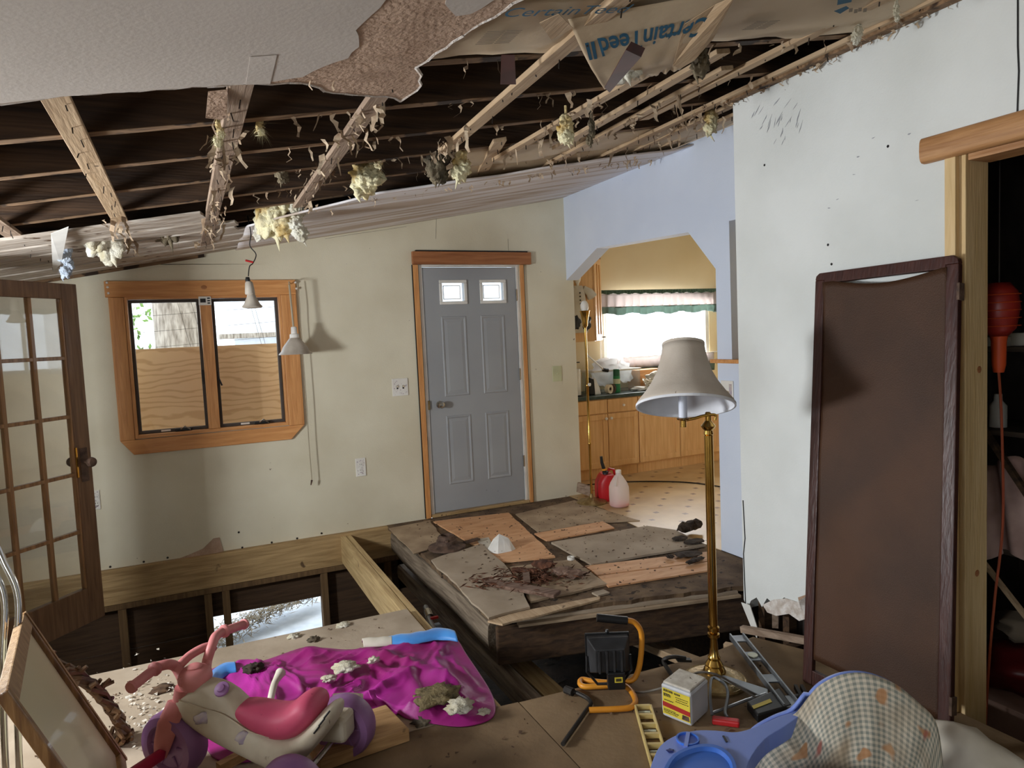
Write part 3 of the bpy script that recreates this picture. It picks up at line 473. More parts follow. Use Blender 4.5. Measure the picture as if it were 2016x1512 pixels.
# kraft faced batts between the rafters
def paper(x0, x1, y0, y1, sag, seed, name='kraft_paper', nu=36, nv=10, front=0.0):
    def f(u, v):
        x = x0 + (x1 - x0) * u; y = y0 + (y1 - y0) * v + (.02 * noise.noise(V((x * 7, seed, 0))) if v > .95 else 0)
        dr = sag * math.sin(math.pi * v) * (.6 + .5 * noise.noise(V((x * 2, y * 3, seed)))) + front * v ** 3 * (.5 + .5 * noise.noise(V((x * 3.1, seed * 2, 1))))
        return (x, y, zc(x) + .033 - dr + .006 * noise.noise(V((x * 9, y * 9, seed))))
    return MB().grid(nu, nv, f).build(name, M['kraft'], CE, smooth='all', solid=.0012)
pa = paper(.62, 2.49, 1.13, 1.55, .03, 1); pb = paper(.60, 2.49, 1.545, 1.90, .025, 2, front=.02); paper(.9, 2.49, .73, 1.13, .02, 3)
paper(1.28, 3.06, 3.20, 3.58, .02, 4, front=.02); paper(1.36, 3.06, 3.60, 3.98, .03, 5, front=.02)
# drooping tongues of paper torn off the batts
def tongue(pts, mat, name='torn_paper', lab=None, solid=.0012):
    return MB().add(pts, [tuple(range(len(pts)))]).build(name, mat, CE, solid=solid, label=lab)
LA, LB, LC, LD = PC(1118, 38, .014), PC(1452, -22, .012), PC(1342, 134, -.07), PC(1190, 176, -.075)
def loose(u, v): return LA.lerp(LB, u).lerp(LD.lerp(LC, u), v) + V((0, 0, -.015 * math.sin(math.pi * v) + .007 * noise.noise(V((u * 6, v * 5, 4))) * v + (.012 * noise.noise(V((u * 17, 0, 8))) if v > .93 else 0)))
lp_ = MB().grid(40, 24, loose).build('loose_kraft_paper', M['kraft'], CE, smooth='all', solid=.0012, label='loose kraft paper sheet with a blue maker name')
tongue([loose(.74, .25) + V((0, 0, -.004)), loose(.90, .10) + V((0, 0, -.004)), PC(1448, -8, -.01), PC(1405, 75, -.05), PC(1368, 118, -.075), PC(1340, 135, -.08), loose(.80, .80) + V((0, 0, -.01))], M['strip'], lab='frayed paler paper tongue')
tongue([PC(1062, 45, -.004), PC(1100, 27, -.004), PC(1128, 55, -.006), PC(1085, 78, -.01)], M['strip'], lab='square paper flap over the strapping')
for pts in (((987, 108), (1013, 108), (1016, 166), (985, 166)), ((1243, 82), (1270, 95), (1262, 112), (1200, 182), (1190, 172), (1232, 98))):
    tongue([PC(x, y, (-.012 if i < 2 else -.03) - (.075 if pts[0][0] > 1100 else 0)) for i, (x, y) in enumerate(pts)], M['tape'], 'vinyl_strip', 'maroon strip hanging from the paper')
def text(body, p, size, mat, parent, ux=(-1, 0, -.178), uy=(0, 1, 0), bold=.0):
    cu = bpy.data.curves.new('lettering', 'FONT'); cu.body = body; cu.size = size; cu.offset = bold; cu.resolution_u = 3
    t = bpy.data.objects.new('lettering', cu); col.objects.link(t); bpy.context.view_layer.update()
    me = bpy.data.meshes.new_from_object(t.evaluated_get(bpy.context.evaluated_depsgraph_get())); bpy.data.objects.remove(t)
    ux, uy = V(ux).normalized(), V(uy).normalized(); P0 = V(p)
    c = P0; vs = [P0 + ux * v.co.x + uy * v.co.y for v in me.vertices]
    b = MB(); b.add(vs, [tuple(f.vertices) for f in me.polygons]); return b.build('lettering', mat, parent)
def ptxt(body, px, py, size, mat, sheet, ang=0.0, up=-.004, bold=.002):
    p = PC(px, py, up); ca, sa = math.cos(ang), math.sin(ang)
    ux = V((-ca, sa, -.178 * ca)); uy = V((sa, ca, .178 * sa)); return text(body, p, size, mat, sheet, ux, uy, bold)
def maker(body, u0, u1, v0, h, mat, parent):
    cu = bpy.data.curves.new('lettering', 'FONT'); cu.body = body; cu.size = 1; cu.offset = .02; cu.resolution_u = 3; t = bpy.data.objects.new('lettering', cu); col.objects.link(t); bpy.context.view_layer.update()
    me = bpy.data.meshes.new_from_object(t.evaluated_get(bpy.context.evaluated_depsgraph_get())); bpy.data.objects.remove(t); W_ = max(v.co.x for v in me.vertices); b = MB(); vs = []
    for v in me.vertices: p = loose(u0 + (u1 - u0) * v.co.x / W_, v0 + h * v.co.y); vs.append(p + (EYE - p).normalized() * .006)
    b.add(vs, [tuple(f.vertices) for f in me.polygons]); b.build('lettering', mat, parent, label='blue printed maker name')
maker('CertainTeed', .93, .13, .24, .30, M['ink'], lp_)
for u0 in (.105, .065):
    q4 = [loose(u0 + du_, v_) for du_, v_ in ((0, .26), (-.025, .26), (-.045, .46), (-.02, .46))]; MB().add([p + (EYE - p).normalized() * .006 for p in q4], [(0, 1, 2, 3)]).build('logo_bar', M['ink'], lp_, solid=.0006)
text('CertainTeed', PC(985, 34, .0), .072, M['ink'], pb, (1, 0, .178), (0, -1, 0), 0.0)
for q4 in (((1650, -4), (1680, -12), (1676, 4), (1648, 10)), ((1642, 22), (1666, 12), (1672, 16), (1654, 27))):
    MB().add([PC(x, y, -.006) for x, y in q4], [(0, 1, 2, 3)]).build('logo_bar', M['ink'], pa, solid=.0006, label='blue slanted logo bar')
for x, y in ((1672, 20), (1682, 22), (1690, 19), (1700, 20)): MB().add([PC(x, y - 3, -.006), PC(x + 7, y - 4, -.006), PC(x + 6, y + 3, -.006), PC(x - 1, y + 4, -.006)], [(0, 1, 2, 3)]).build('faded_letter', M['ink_g'], pa, solid=.0006)
for (x, y, n) in ((960, 62, 9), (1490, 42, 7)):
    p = PC(x, y, .0); b = MB()
    for k in range(n):
        for j in range(2):
            w = .045 if j else .05; q = p + V((j * .055, k * .010, j * .055 * .178)); b.add([q, q + V((w, 0, w * .178)), q + V((w, .005, w * .178)), q + V((0, .005, 0))], [(0, 1, 2, 3)])
    b.build('small_print', M['ink_g'], pa, kind='stuff', label='block of tiny grey print')
# whitewashed boards left bare above the far window, hanging plasterboard further along
for i in range(11):
    y = 3.74 + i * .152; x1 = .10 + .055 * i - .02 * max(0, i - 7) + .05 * math.sin(i * 3)
    MB().prism(cz([(-1.7, y), (x1, y + .01), (x1 + .03, y + .145), (-1.7, y + .145)], .001 + .006 * (i % 2)), (0, 0, .014)).build('ceiling_plank', M['plank_w'], CE)
def rear(u, v):
    x = .36 + u * 2.72; y = 5.42 - v * (1.74 - .55 * (1 - min(1, u * 4.5)) + .05 * noise.noise(V((u * 9, 0, 3))))
    sag = (.008 + .006 * math.sin(u * 6)) * v + .014 * math.sin(v * 13 + u * 2) * (1 - v * .4) * (1 - u * .6) + .03 * max(0, v - .75) * (1 + noise.noise(V((u * 7, 2, 2))))
    if u > .95: sag *= (1 - u) * 20
    return (x, y, zc(x) - sag)
MB().grid(70, 26, rear).build('hanging_plasterboard', M['ceil_w'], CE, smooth='all', solid=.010, label='sagging grey white plasterboard along the far wall')
MB().bar((.15, 5.405, zc(.15) - .004), (-1.69, 5.405, zc(-1.69) - .004), .02, .03).build('edge_board', M['rafter_l'], CE)
# ------------------------------------------------------------------ windows and doors
def frame_ring(b, x0, x1, z0, z1, w, y0, y1):
    b.box(x0, x1, y0, y1, z0, z0 + w); b.box(x0, x1, y0, y1, z1 - w, z1); b.box(x0, x0 + w, y0, y1, z0 + w, z1 - w); b.box(x1 - w, x1, y0, y1, z0 + w, z1 - w); return b
w1 = thing('window_1', 'pair of casement windows framed in orange pine with a clipped lower board', 'window', (.14, 5.42, .77), kind='structure')
box('head_casing', M['pine'], w1, -.478, .757, 5.392, 5.419, 1.842, 1.95, .003)
box('side_casing', M['pinez'], w1, -.462, -.372, 5.396, 5.419, .868, 1.841, .003); box('side_casing', M['pinez'], w1, .646, .757, 5.396, 5.419, .868, 1.841, .003)
MB().prism([(-.462, 5.396, .867), (-.385, 5.396, .765), (.655, 5.396, .765), (.757, 5.396, .867)], (0, .023, 0)).build('sill_casing', M['pine'], w1, bevel=.003)
for a in ((-.37, -.352, .872, 1.843), (.628, .645, .872, 1.843)): box('jamb_liner', M['pinez'], w1, a[0], a[1], 5.400, 5.53, a[2], a[3], .002)
box('jamb_liner', M['pine'], w1, -.352, .628, 5.400, 5.53, .872, .895, .002); box('jamb_liner', M['pine'], w1, -.352, .628, 5.400, 5.53, 1.826, 1.843, .002)
box('mullion', M['pinez'], w1, .098, .172, 5.402, 5.53, .896, 1.825, .004)
for x0, x1 in ((-.35, .096), (.174, .626)):
    s = frame_ring(MB(), x0, x1, .897, 1.824, .020, 5.455, 5.495).build('sash', M['sash'], w1, bevel=.002)
    box('pane', M['glass'], s, x0 + .0205, x1 - .0205, 5.472, 5.477, .918, 1.803)
    c = (x0 + x1) / 2 + .06; h = MB().box(c - .055, c + .055, 5.43, 5.455, .897, .918).build('crank_housing', M['black'], w1, bevel=.004)
    MB().tube([(c - .02, 5.435, .91), (c + .01, 5.42, .93), (c + .045, 5.41, .905)], .005, 6).build('crank_handle', M['steel'], w1)
    box('sticker', M['whitep'], s, x0 + .14, x0 + .20, 5.4525, 5.4545, .902, .914)
MB().tube([(.182, 5.44, 1.30), (.188, 5.43, 1.25), (.205, 5.44, 1.20)], .006, 6).build('latch', M['black'], w1); box('latch', M['black'], w1, .075, .094, 5.44, 5.454, 1.22, 1.32, .003)
MB().lathe([(.020, 0), (.016, .0012), (.006, .0018)], (.133, 5.3915, 1.902), 14, (0, -1, 0), (1, .7)).build('knot', M['header'], w1)
for x, z in ((-.472, 1.94), (-.470, 1.91), (-.468, 1.87), (.745, 1.93), (.75, 1.885)): MB().lathe([(.009, 0), (.006, .006)], (x + .012, 5.3915, z), 7, (0, -1, 0)).build('paint_dab', M['whitep'], w1)
t = thing('window_thermometer', 'small white digital thermometer stuck on the window mullion', 'thermometer', (.133, 5.40, 1.775))
box('case', M['whitep'], t, .092, .174, 5.388, 5.401, 1.776, 1.838, .004); box('display', M['black'], t, .102, .138, 5.3865, 5.3879, 1.795, 1.823)
for k in range(3): box('button', M['black'], t, .148, .166, 5.3865, 5.3879, 1.786 + k * .017, 1.795 + k * .017)
# outside the window
wbd = thing('window_board', 'oak faced plywood sheet blocking the lower window from outside', 'board', (.2, 6.35, -.86)); box('sheet', M['plyout'], wbd, -1.0, 1.4, 5.83, 5.845, .45, 1.488); box('post', M['joist'], wbd, -.95, -.88, 5.847, 5.92, -.88, 1.3); box('post', M['joist'], wbd, 1.26, 1.33, 5.847, 5.92, -.88, 1.3)
tr = MB().loft([ell((-.07 + .02 * math.sin(z), 9.0, z), (.29 - .02 * z * .1, 0, 0), (0, .29, 0), 18) for z in (-1.0, -.2, .5, 1.2, 1.9, 2.8, 4)]).build('tree_trunk', M['treebark'], None, smooth=True, base=True); tag(tr, 'thick grey tree trunk standing outside the window', 'tree')
lf = MB(); rl = random.Random(3)
for i in range(260):
    c = V((rl.gauss(-.75, .22), rl.uniform(9.6, 10.4), rl.gauss(1.25, .3) if i % 4 else rl.gauss(2.1, .15))); d = V((rl.uniform(-1, 1), rl.uniform(-1, 1), rl.uniform(-1, 1))).normalized() * .05; e = d.orthogonal().normalized() * .03; lf.add([c - d, c + e, c + d, c - e], [(0, 1, 2, 3)])
sb = thing('shrub', 'light green shrub seen beside the tree trunk outside', 'shrub', (-.75, 10, -.86)); lf.build('foliage', M['leaf'], sb, kind='stuff'); MB().tube([(-.75, 10, -.9), (-.78, 10, .4), (-.75, 10, 2.2)], [.03, .02, .008], 6).build('stem', M['treebark'], sb)
fe = thing('wire_fence', 'thin crossed wire fence outside the window', 'fence', (0, 6.2, .8))
for i in range(4): MB().tube([(-.95, 6.2, 1.46 + i * .125), (1.3, 6.2, 1.58 + i * .125)], .0018, 4).build('wire', M['nail'], fe)
MB().tube([(-.95, 6.2, -.88), (-.95, 6.2, 2.2)], .02, 8).build('post', M['treebark'], fe); MB().tube([(1.3, 6.2, -.88), (1.3, 6.2, 2.2)], .02, 8).build('post', M['treebark'], fe)
for x in (-.44, -.40, -.1, .0, .03, .10, .44, .47): MB().tube([(x, 6.2, 2.1), (x + .16, 6.2, 1.3)], .0018, 4).build('wire', M['nail'], fe)
nb = thing('neighbour_house', 'white sided house standing beyond the window', 'house', (3, 13, -.9))
box('siding', M['siding'], nb, .75, 6, 13, 15, -.9, 3.2); MB().prism([(.5, 12.6, 1.62), (6, 12.6, 1.62), (6, 12.6, 1.70), (.5, 12.6, 1.70)], (0, .6, 0)).build('eave', M['treebark'], nb)
gr = struct(MB().grid(40, 40, lambda u, v: (-9 + 20 * u, 5.75 + 16 * v, -.86 + .06 * noise.noise(V((u * 9, v * 9, 0))))).build('ground', M['snow'], None, smooth=True), 'pale snow dusted ground outside the house', 'ground')
stw = MB(); rs = random.Random(9)
for i in range(2600):
    u = rs.random(); c = V((.02 + .95 * u, 5.82 + .55 * u + rs.gauss(0, .10), -.84 + .10 * u + rs.uniform(0, .09))); a = rs.uniform(0, 6.3); d = V((math.cos(a), math.sin(a), rs.uniform(-.2, .6))) * rs.uniform(.02, .06); s_ = V((-d.y, d.x, .01)).normalized() * .004
    stw.add([c - d, c - s_, c + d, c + s_], [(0, 1, 2, 3)])
tag(stw.build('dead_grass', M['straw']), 'matted dead grass on the snow seen through the skirting gap', 'grass', None, 'stuff')

# grey entry door
d1 = thing('door_1', 'blue grey six panel entry door with two small top lights', 'door', (2.17, 5.45, .02), kind='structure')
b = MB()
for (a, c, d, e) in holed(1.755, 2.583, .03, 2.045, [(1.915, 2.107, 1.765, 1.92), (2.272, 2.464, 1.765, 1.92)]): b.box(a, c, 5.432, 5.476, d, e)
sl = b.build('slab', M['greydoor'], d1)
for x0, x1 in ((1.89, 2.132), (2.247, 2.489)):
    lf_ = frame_ring(MB(), x0, x1, 1.742, 1.942, .026, 5.418, 5.4315).build('light_frame', M['white'], d1, bevel=.005); box('pane', M['glass'], lf_, x0 + .024, x1 - .024, 5.45, 5.455, 1.765, 1.92)
    s_ = (x0 + x1) / 2; pb_ = MB(); frame_ring(pb_, x0 + .045, x1 - .045, 1.785, 1.90, .006, 5.46, 5.468); pb_.build('inner_frame', M['whitep'], lf_)
def raised(x0, x1, z0, z1):
    g = MB(); y = 5.4318; o = [(x0, z0), (x1, z0), (x1, z1), (x0, z1)]
    ring = lambda i, yy: [V((x0 + i, yy, z0 + i)), V((x1 - i, yy, z0 + i)), V((x1 - i, yy, z1 - i)), V((x0 + i, yy, z1 - i))]
    R = [ring(0, y), ring(.006, y - .006), ring(.014, y - .006), ring(.024, y - .0005), ring(.05, y - .005), ]
    g.loft(R); return g.build('door_panel', M['greydoor'], d1)
raised(1.895, 2.115, .985, 1.645); raised(2.245, 2.465, .985, 1.645); raised(1.895, 2.115, .25, .825); raised(2.245, 2.465, .25, .825)
box('head_casing', M['header'], d1, 1.668, 2.722, 5.385, 5.419, 2.066, 2.168, .003); box('head_gap', M['black'], d1, 1.70, 2.70, 5.405, 5.4195, 2.169, 2.180)
box('head_jamb', M['white'], d1, 1.722, 2.613, 5.424, 5.46, 2.049, 2.066)
for x0, x1, m_, y0 in ((1.672, 1.712, 'pinez', 5.398), (1.724, 1.750, 'white', 5.422), (2.588, 2.611, 'white', 5.422), (2.622, 2.652, 'pinez', 5.398), (1.664, 1.671, 'black', 5.41), (2.654, 2.662, 'black', 5.41)):
    box('jamb_strip', M[m_], d1, x0, x1, y0, 5.4195 if y0 < 5.42 else 5.46, .0, 2.064, .002)
box('threshold', M['joistx'], d1, 1.72, 2.615, 5.40, 5.50, .0, .024, .003)
kb = MB().lathe([(.030, 0), (.030, .006), (.012, .010), (.012, .03), (.027, .038), (.030, .052), (.024, .064), (.01, .068)], (1.845, 5.432, .925), 20, (0, -1, 0)).build('knob', M['steel'], d1, smooth=True)
box('strike_plate', M['brass_d'], d1, 1.742, 1.757, 5.417, 5.4315, .89, .965)
for z in (.32, 1.08, 1.76): box('hinge', M['steel'], d1, 2.58, 2.592, 5.418, 5.431, z, z + .10, .003)

# french door standing open
FA, FB = V((-.556, 4.6, -.046)), V((-1.052, 4.02, -.046)); fu = (FB - FA).normalized(); fn = V((fu.y, -fu.x, 0)); FWd = (FB - FA).length; FH = 1.908
if fn.x < 0: fn = -fn
d2 = thing('door_2', 'brown fifteen light french door standing open with dusty panes', 'door', (FA + FB) / 2, kind='structure')
def fbox(name, mat, s0, s1, h0, h1, t=.018, off=0.0, parent=None, bevel=.003):
    c = FA + fu * ((s0 + s1) / 2) + V((0, 0, (h0 + h1) / 2)) + fn * off; return MB().obox(c, fu * ((s1 - s0) / 2), fn * t, V((0, 0, (h1 - h0) / 2))).build(name, mat, parent or d2, bevel=bevel)
SW, RB, RT = .098, .20, .085
fbox('stile', M['frdoor'], 0, SW, 0, FH); fbox('stile', M['frdoor'], FWd - SW, FWd, 0, FH); fbox('bottom_rail', M['frdoor'], SW, FWd - SW, 0, RB); fbox('top_rail', M['frdoor'], SW, FWd - SW, FH - RT, FH)
cw = (FWd - 2 * SW) / 3; rh = (FH - RB - RT) / 5
for i in range(3):
    for j in range(5): fbox('pane', M['glass_d'], SW + i * cw + .003, SW + (i + 1) * cw - .003, RB + j * rh + .003, RB + (j + 1) * rh - .003, .002, 0, None, 0)
for i in (1, 2): fbox('muntin', M['frmunt'], SW + i * cw - .011, SW + i * cw + .011, RB, FH - RT, .014)
for j in range(1, 5): fbox('muntin', M['frmunt'], SW, FWd - SW, RB + j * rh - .010, RB + j * rh + .010, .013)
for a in ((SW, SW + .010),): fbox('glazing_bead', M['frmunt'], a[0], a[1], RB, FH - RT, .016)
fbox('lock_plate', M['brass'], SW - .006, SW + .004, .83, 1.0, .024, 0, None, .001)
for s in (1, -1):
    p = FA + fu * .05 + V((0, 0, .91)) + fn * (.018 * s); MB().lathe([(.024, 0), (.024, .004), (.009, .008), (.009, .03), (.024, .038), (.029, .052), (.024, .066), (.008, .07)], p, 18, fn * s).build('knob', M['rust'], d2, smooth=True)
fbox('rose_plate', M['rust'], .028, .075, .80, .99, .0035, .020, None, .001)

# switch plates and outlets
def plate(name, lab, cat, px0, py0, px1, py1, mat, kind):
    a, c = P(px0, py0, 1, 5.419), P(px1, py1, 1, 5.419); x0, x1, z0, z1 = a.x, c.x, c.z, a.z; t = thing(name, lab, cat, ((x0 + x1) / 2, 5.419, z0))
    box('cover', mat, t, x0, x1, 5.412, 5.4195, z0, z1, .003); cx, cz_ = (x0 + x1) / 2, (z0 + z1) / 2
    rnd = random.Random(px0); fl = MB()
    for k in range(26):
        q = V((rnd.uniform(x0 + .012, x1 - .012), 5.4112, rnd.uniform(z0 + .012, z1 - .012))); s = rnd.uniform(.002, .006); fl.add([q + V((-s, 0, 0)), q + V((0, 0, -s)), q + V((s, 0, 0)), q + V((0, 0, s))], [(0, 1, 2, 3)])
    fl.build('flower_print', M['decal'] if kind != 'phone' else M['sage'], t, kind='stuff', label='faded floral print')
    if kind == 'switch':
        for dx in (-.024, .024): s = box('slot', M['black'], t, cx + dx - .006, cx + dx + .006, 5.4105, 5.4118, cz_ - .014, cz_ + .014); box('toggle', M['cream'], t, cx + dx - .004, cx + dx + .004, 5.402, 5.4104, cz_ - .001, cz_ + .012)
    elif kind == 'outlet':
        for dz in (-.022, .022):
            o = MB().lathe([(.017, 0), (.016, .003)], (cx, 5.412, cz_ + dz), 16, (0, -1, 0)).build('socket', M['whitep'], t)
            for dx in (-.006, .006): box('slot', M['black'], o, cx + dx - .0012, cx + dx + .0012, 5.4083, 5.4089, cz_ + dz - .005, cz_ + dz + .005)
    else: MB().lathe([(.013, 0), (.012, .004), (.004, .005)], (cx, 5.412, cz_), 14, (0, -1, 0)).build('jack', M['sage'], t)
    return t
plate('light_switch', 'double toggle switch plate with floral print beside the grey door', 'switch', 771, 746, 804, 778, M['whitep'], 'switch')
plate('wall_outlet', 'floral printed duplex outlet low between window and grey door', 'outlet', 699, 903, 721, 936, M['whitep'], 'outlet')
plate('wall_outlet', 'floral printed outlet showing behind the french door edge', 'outlet', 181, 966, 199, 1002, M['whitep'], 'outlet')
plate('phone_jack', 'pale green wall jack plate between grey door and kitchen', 'jack', 1087, 721, 1106, 750, M['sage'], 'phone')
t = thing('wall_dimmer', 'floral dimmer switch plate on the half wall behind the lampshade', 'switch', (3.079, 3.40, .95))
box('cover', M['whitep'], t, 3.072, 3.0795, 3.36, 3.47, .98, 1.12, .003); MB().lathe([(.018, 0), (.016, .016)], (3.072, 3.41, 1.04), 14, (-1, 0, 0)).build('dial', M['cream'], t); box('flower_print', M['decal'], t, 3.0712, 3.0718, 3.37, 3.395, 1.0, 1.10)
# ------------------------------------------------------------------ kitchen
def cab_door(parent, x0, x1, z0, z1, y, mat, knob=None):
    f = MB(); w = .055; frame_ring(f, x0, x1, z0, z1, w, y - .020, y); d = f.build('door', mat, parent, bevel=.002)
    box('door_panel', mat, d, x0 + w, x1 - w, y - .012, y - .004, z0 + w, z1 - w)
    if knob: MB().lathe([(.006, 0), (.006, .012), (.015, .018), (.014, .026), (.005, .03)], (knob[0], y - .020, knob[1]), 12, (0, -1, 0)).build('knob', M['whitep'], d, smooth=True)
def base_cab(name, lab, x0, x1, fronts, knobs):
    t = thing(name, lab, 'cabinet', ((x0 + x1) / 2, 6.1, .0)); y = 5.87
    box('carcass', M['cab'], t, x0, x1, y, 6.44, .10, .795); box('toe_kick', M['cab'], t, x0, x1, y + .03, 6.44, .0, .099)
    for i, (a, c) in enumerate(fronts):
        d = box('drawer', M['cab'], t, a + .004, c - .004, y - .020, y, .655, .788, .003)
        MB().lathe([(.006, 0), (.006, .01), (.014, .016), (.012, .024), (.004, .027)], ((a + c) / 2, y - .02, .72), 10, (0, -1, 0)).build('knob', M['whitep'], d, smooth=True) if i == 1 and x0 < 3.5 else None
        cab_door(t, a + .004, c - .004, .112, .645, y, M['cab'], knobs[i] if knobs else None)
    return t
base_cab('base_cabinet', 'maple base cabinet with two white knobs behind the red fuel can', 3.16, 4.10, [(3.34, 3.735), (3.735, 4.10)], [(3.705, .60), (3.765, .60)])
base_cab('base_cabinet', 'wide maple sink cabinet without knobs partly behind the lampshade', 4.105, 5.2, [(4.105, 4.62), (4.62, 5.2)], None)
ct = MB().prism([(3.16, 5.84, .797), (5.3, 5.84, .797), (5.3, 6.445, .797), (3.16, 6.445, .797)], (0, 0, .035)).build('countertop', M['counter'], None, bevel=.004, base=True); tag(ct, 'dark green kitchen countertop running under the window', 'countertop')
# diagonal corner wall cabinet
t = thing('corner_cabinet', 'tall maple corner wall cabinet above the counter', 'cabinet', (3.4, 6.2, 1.38)); z0, z1 = 1.372, 2.20; A, B_ = V((3.622, 5.86, 0)), V((3.86, 6.12, 0))
MB().prism([(3.16, 5.86, z0), (3.622, 5.86, z0), (3.86, 6.12, z0), (3.86, 6.44, z0), (3.16, 6.44, z0)], (0, 0, z1 - z0)).build('carcass', M['cab'], t, bevel=.002)
dd = (B_ - A); du = dd.normalized(); dn = V((du.y, -du.x, 0)); fr_ = MB(); c0 = (A + B_) / 2 + V((0, 0, (z0 + z1) / 2)) + dn * .010; hw, hh = dd.length / 2 - .004, (z1 - z0) / 2 - .004
for s in (-1, 1): fr_.obox(c0 + du * s * (hw - .03), du * .03, dn * .009, V((0, 0, hh))); fr_.obox(c0 + V((0, 0, s * (hh - .03))), du * (hw - .06), dn * .009, V((0, 0, .03)))
fr_.obox(c0, du * .018, dn * .009, V((0, 0, hh - .06))); cd = fr_.build('door', M['cab'], t, bevel=.002); MB().obox(c0 - dn * .004, du * (hw - .06), dn * .004, V((0, 0, hh - .06))).build('door_panel', M['cab'], cd)
MB().tube([c0 + du * (hw - .02) + dn * .01 + V((0, 0, -hh + .03)), c0 + du * (hw - .02) + dn * .04 + V((0, 0, -hh + .03))], .006, 8).build('knob', M['nail'], t)
MB().prism([(3.16, 5.84, z1), (3.63, 5.84, z1), (3.88, 6.11, z1), (3.88, 6.44, z1), (3.16, 6.44, z1)], (0, 0, .018)).build('crown', M['header'], t)
v = MB().lathe([(.03, 0), (.05, .03), (.055, .07), (.03, .11), (.02, .13), (.03, .14)], (3.50, 5.98, z1 + .019), 14).build('vase', M['black'], None, smooth=True, base=True); tag(v, 'small dark vase on top of the corner cabinet', 'vase')
# kitchen window with curtains
w4 = thing('window_4', 'bright kitchen window over the counter', 'window', (4.84, 6.5, 1.06), kind='structure'); frame_ring(MB(), 4.12, 5.56, 1.06, 1.90, .045, 6.46, 6.56).build('window_frame', M['white'], w4); box('mullion', M['white'], w4, 5.06, 5.12, 6.47, 6.55, 1.105, 1.855); box('pane', M['glass'], w4, 4.165, 5.06, 6.51, 6.515, 1.105, 1.855); box('pane', M['glass'], w4, 5.12, 5.515, 6.51, 6.515, 1.105, 1.855)
t = thing('curtain_valance', 'white gathered valance with green ruffles over the kitchen window', 'curtain', (4.85, 6.36, 1.64))
MB().tube([(4.0, 6.36, 1.88), (5.80, 6.36, 1.88)], .008, 8).build('curtain_rod', M['whitep'], t)
def ruffle(x0, x1, z0, z1, amp, fr0, y, ph=0.0, tip=.006):
    return lambda u, v: (x0 + (x1 - x0) * u, y + amp * (.3 + .7 * v) * math.sin(u * fr0 + ph + .8 * math.sin(u * 23)), z1 + (z0 - z1) * v + tip * math.sin(u * fr0 * .31) * v)
MB().grid(220, 6, ruffle(4.0, 5.80, 1.858, 1.900, .008, 260, 6.345)).build('heading_ruffle', M['greend'], t, smooth='all', solid=.001, label='dark green gathered heading')
MB().grid(220, 6, ruffle(4.0, 5.80, 1.715, 1.860, .018, 110, 6.35)).build('cloth', M['valance'], t, smooth='all', solid=.001)
MB().grid(220, 6, ruffle(4.0, 5.80, 1.640, 1.722, .020, 110, 6.345, 0, .012)).build('hem_ruffle', M['green'], t, smooth='all', solid=.001, label='green gingham hem ruffle')
for i, (x0, x1, lab) in enumerate(((4.02, 4.30, 'sheer white curtain panel gathered beside the corner cabinet'), (5.02, 5.26, 'sheer white curtain panel hanging at the window mullion'))):
    t = MB().grid(60, 4, ruffle(x0, x1, 1.10, 1.72, .018, 42, 6.40, i)).build('sheer_curtain', M['sheer'], None, smooth='all', base=True); tag(t, lab, 'curtain', 'sheer kitchen curtains')
t = thing('cafe_curtain', 'short white printed curtain with green hem low across the window', 'curtain', (4.8, 6.42, .95))
MB().grid(160, 4, ruffle(4.05, 5.6, 1.04, 1.16, .012, 90, 6.42)).build('cloth', M['valance'], t, smooth='all', solid=.001); MB().grid(160, 4, ruffle(4.05, 5.6, .95, 1.045, .016, 90, 6.41)).build('hem_ruffle', M['green'], t, smooth='all', solid=.001); MB().tube([(4.0, 6.42, 1.165), (5.65, 6.42, 1.165)], .005, 6).build('curtain_rod', M['whitep'], t)
w5 = thing('window_5', 'second curtained kitchen window mirrored in the french door glass', 'window', (6.0, 4.2, 1.25), kind='structure'); fr5 = MB()
for a in ((3.70, 3.745, 1.25, 2.2), (4.705, 4.75, 1.25, 2.2), (3.745, 4.705, 1.25, 1.295), (3.745, 4.705, 2.155, 2.2), (4.20, 4.25, 1.295, 2.155)): fr5.box(5.97, 6.05, *a)
fr5.build('window_frame', M['white'], w5); box('pane', M['glass'], w5, 6.0, 6.005, 3.745, 4.705, 1.295, 2.155)
sw = lambda f_: (lambda u, v: (lambda p: (12.30 - p[1], p[0], p[2]))(f_(u, v)))
t = thing('curtain_valance', 'valance with green ruffle on the second kitchen window', 'curtain', (5.9, 4.2, 2.0)); MB().grid(140, 5, sw(ruffle(3.62, 4.84, 2.09, 2.25, .018, 80, 6.40))).build('cloth', M['valance'], t, smooth='all', solid=.001); MB().grid(140, 5, sw(ruffle(3.62, 4.84, 2.02, 2.095, .02, 80, 6.40))).build('hem_ruffle', M['green'], t, smooth='all', solid=.001)
for i, (a, c, lab) in enumerate(((3.64, 3.98, 'sheer panel on the near side of the second kitchen window'), (4.46, 4.82, 'sheer panel on the far side of the second kitchen window'))): tag(MB().grid(50, 4, sw(ruffle(a, c, 1.22, 2.10, .018, 36, 6.38, i))).build('sheer_curtain', M['sheer'], None, smooth='all', base=True), lab, 'curtain', 'sheer kitchen curtains')
# oversized fork on the wall
t = thing('wall_fork', 'oversized grey serving fork hanging beside the kitchen window', 'decoration', (5.74, 6.41, .95)); MB().tube([(5.74, 6.42, 1.75), (5.74, 6.42, 1.35)], .016, 8).build('handle', M['alum'], t, smooth=True)
for dx in (-.045, .045): MB().tube([(5.74, 6.42, 1.355), (5.74 + dx * .7, 6.42, 1.31), (5.74 + dx, 6.42, 1.25), (5.74 + dx, 6.42, 1.02)], .012, 8).build('tine', M['alum'], t, smooth=True)
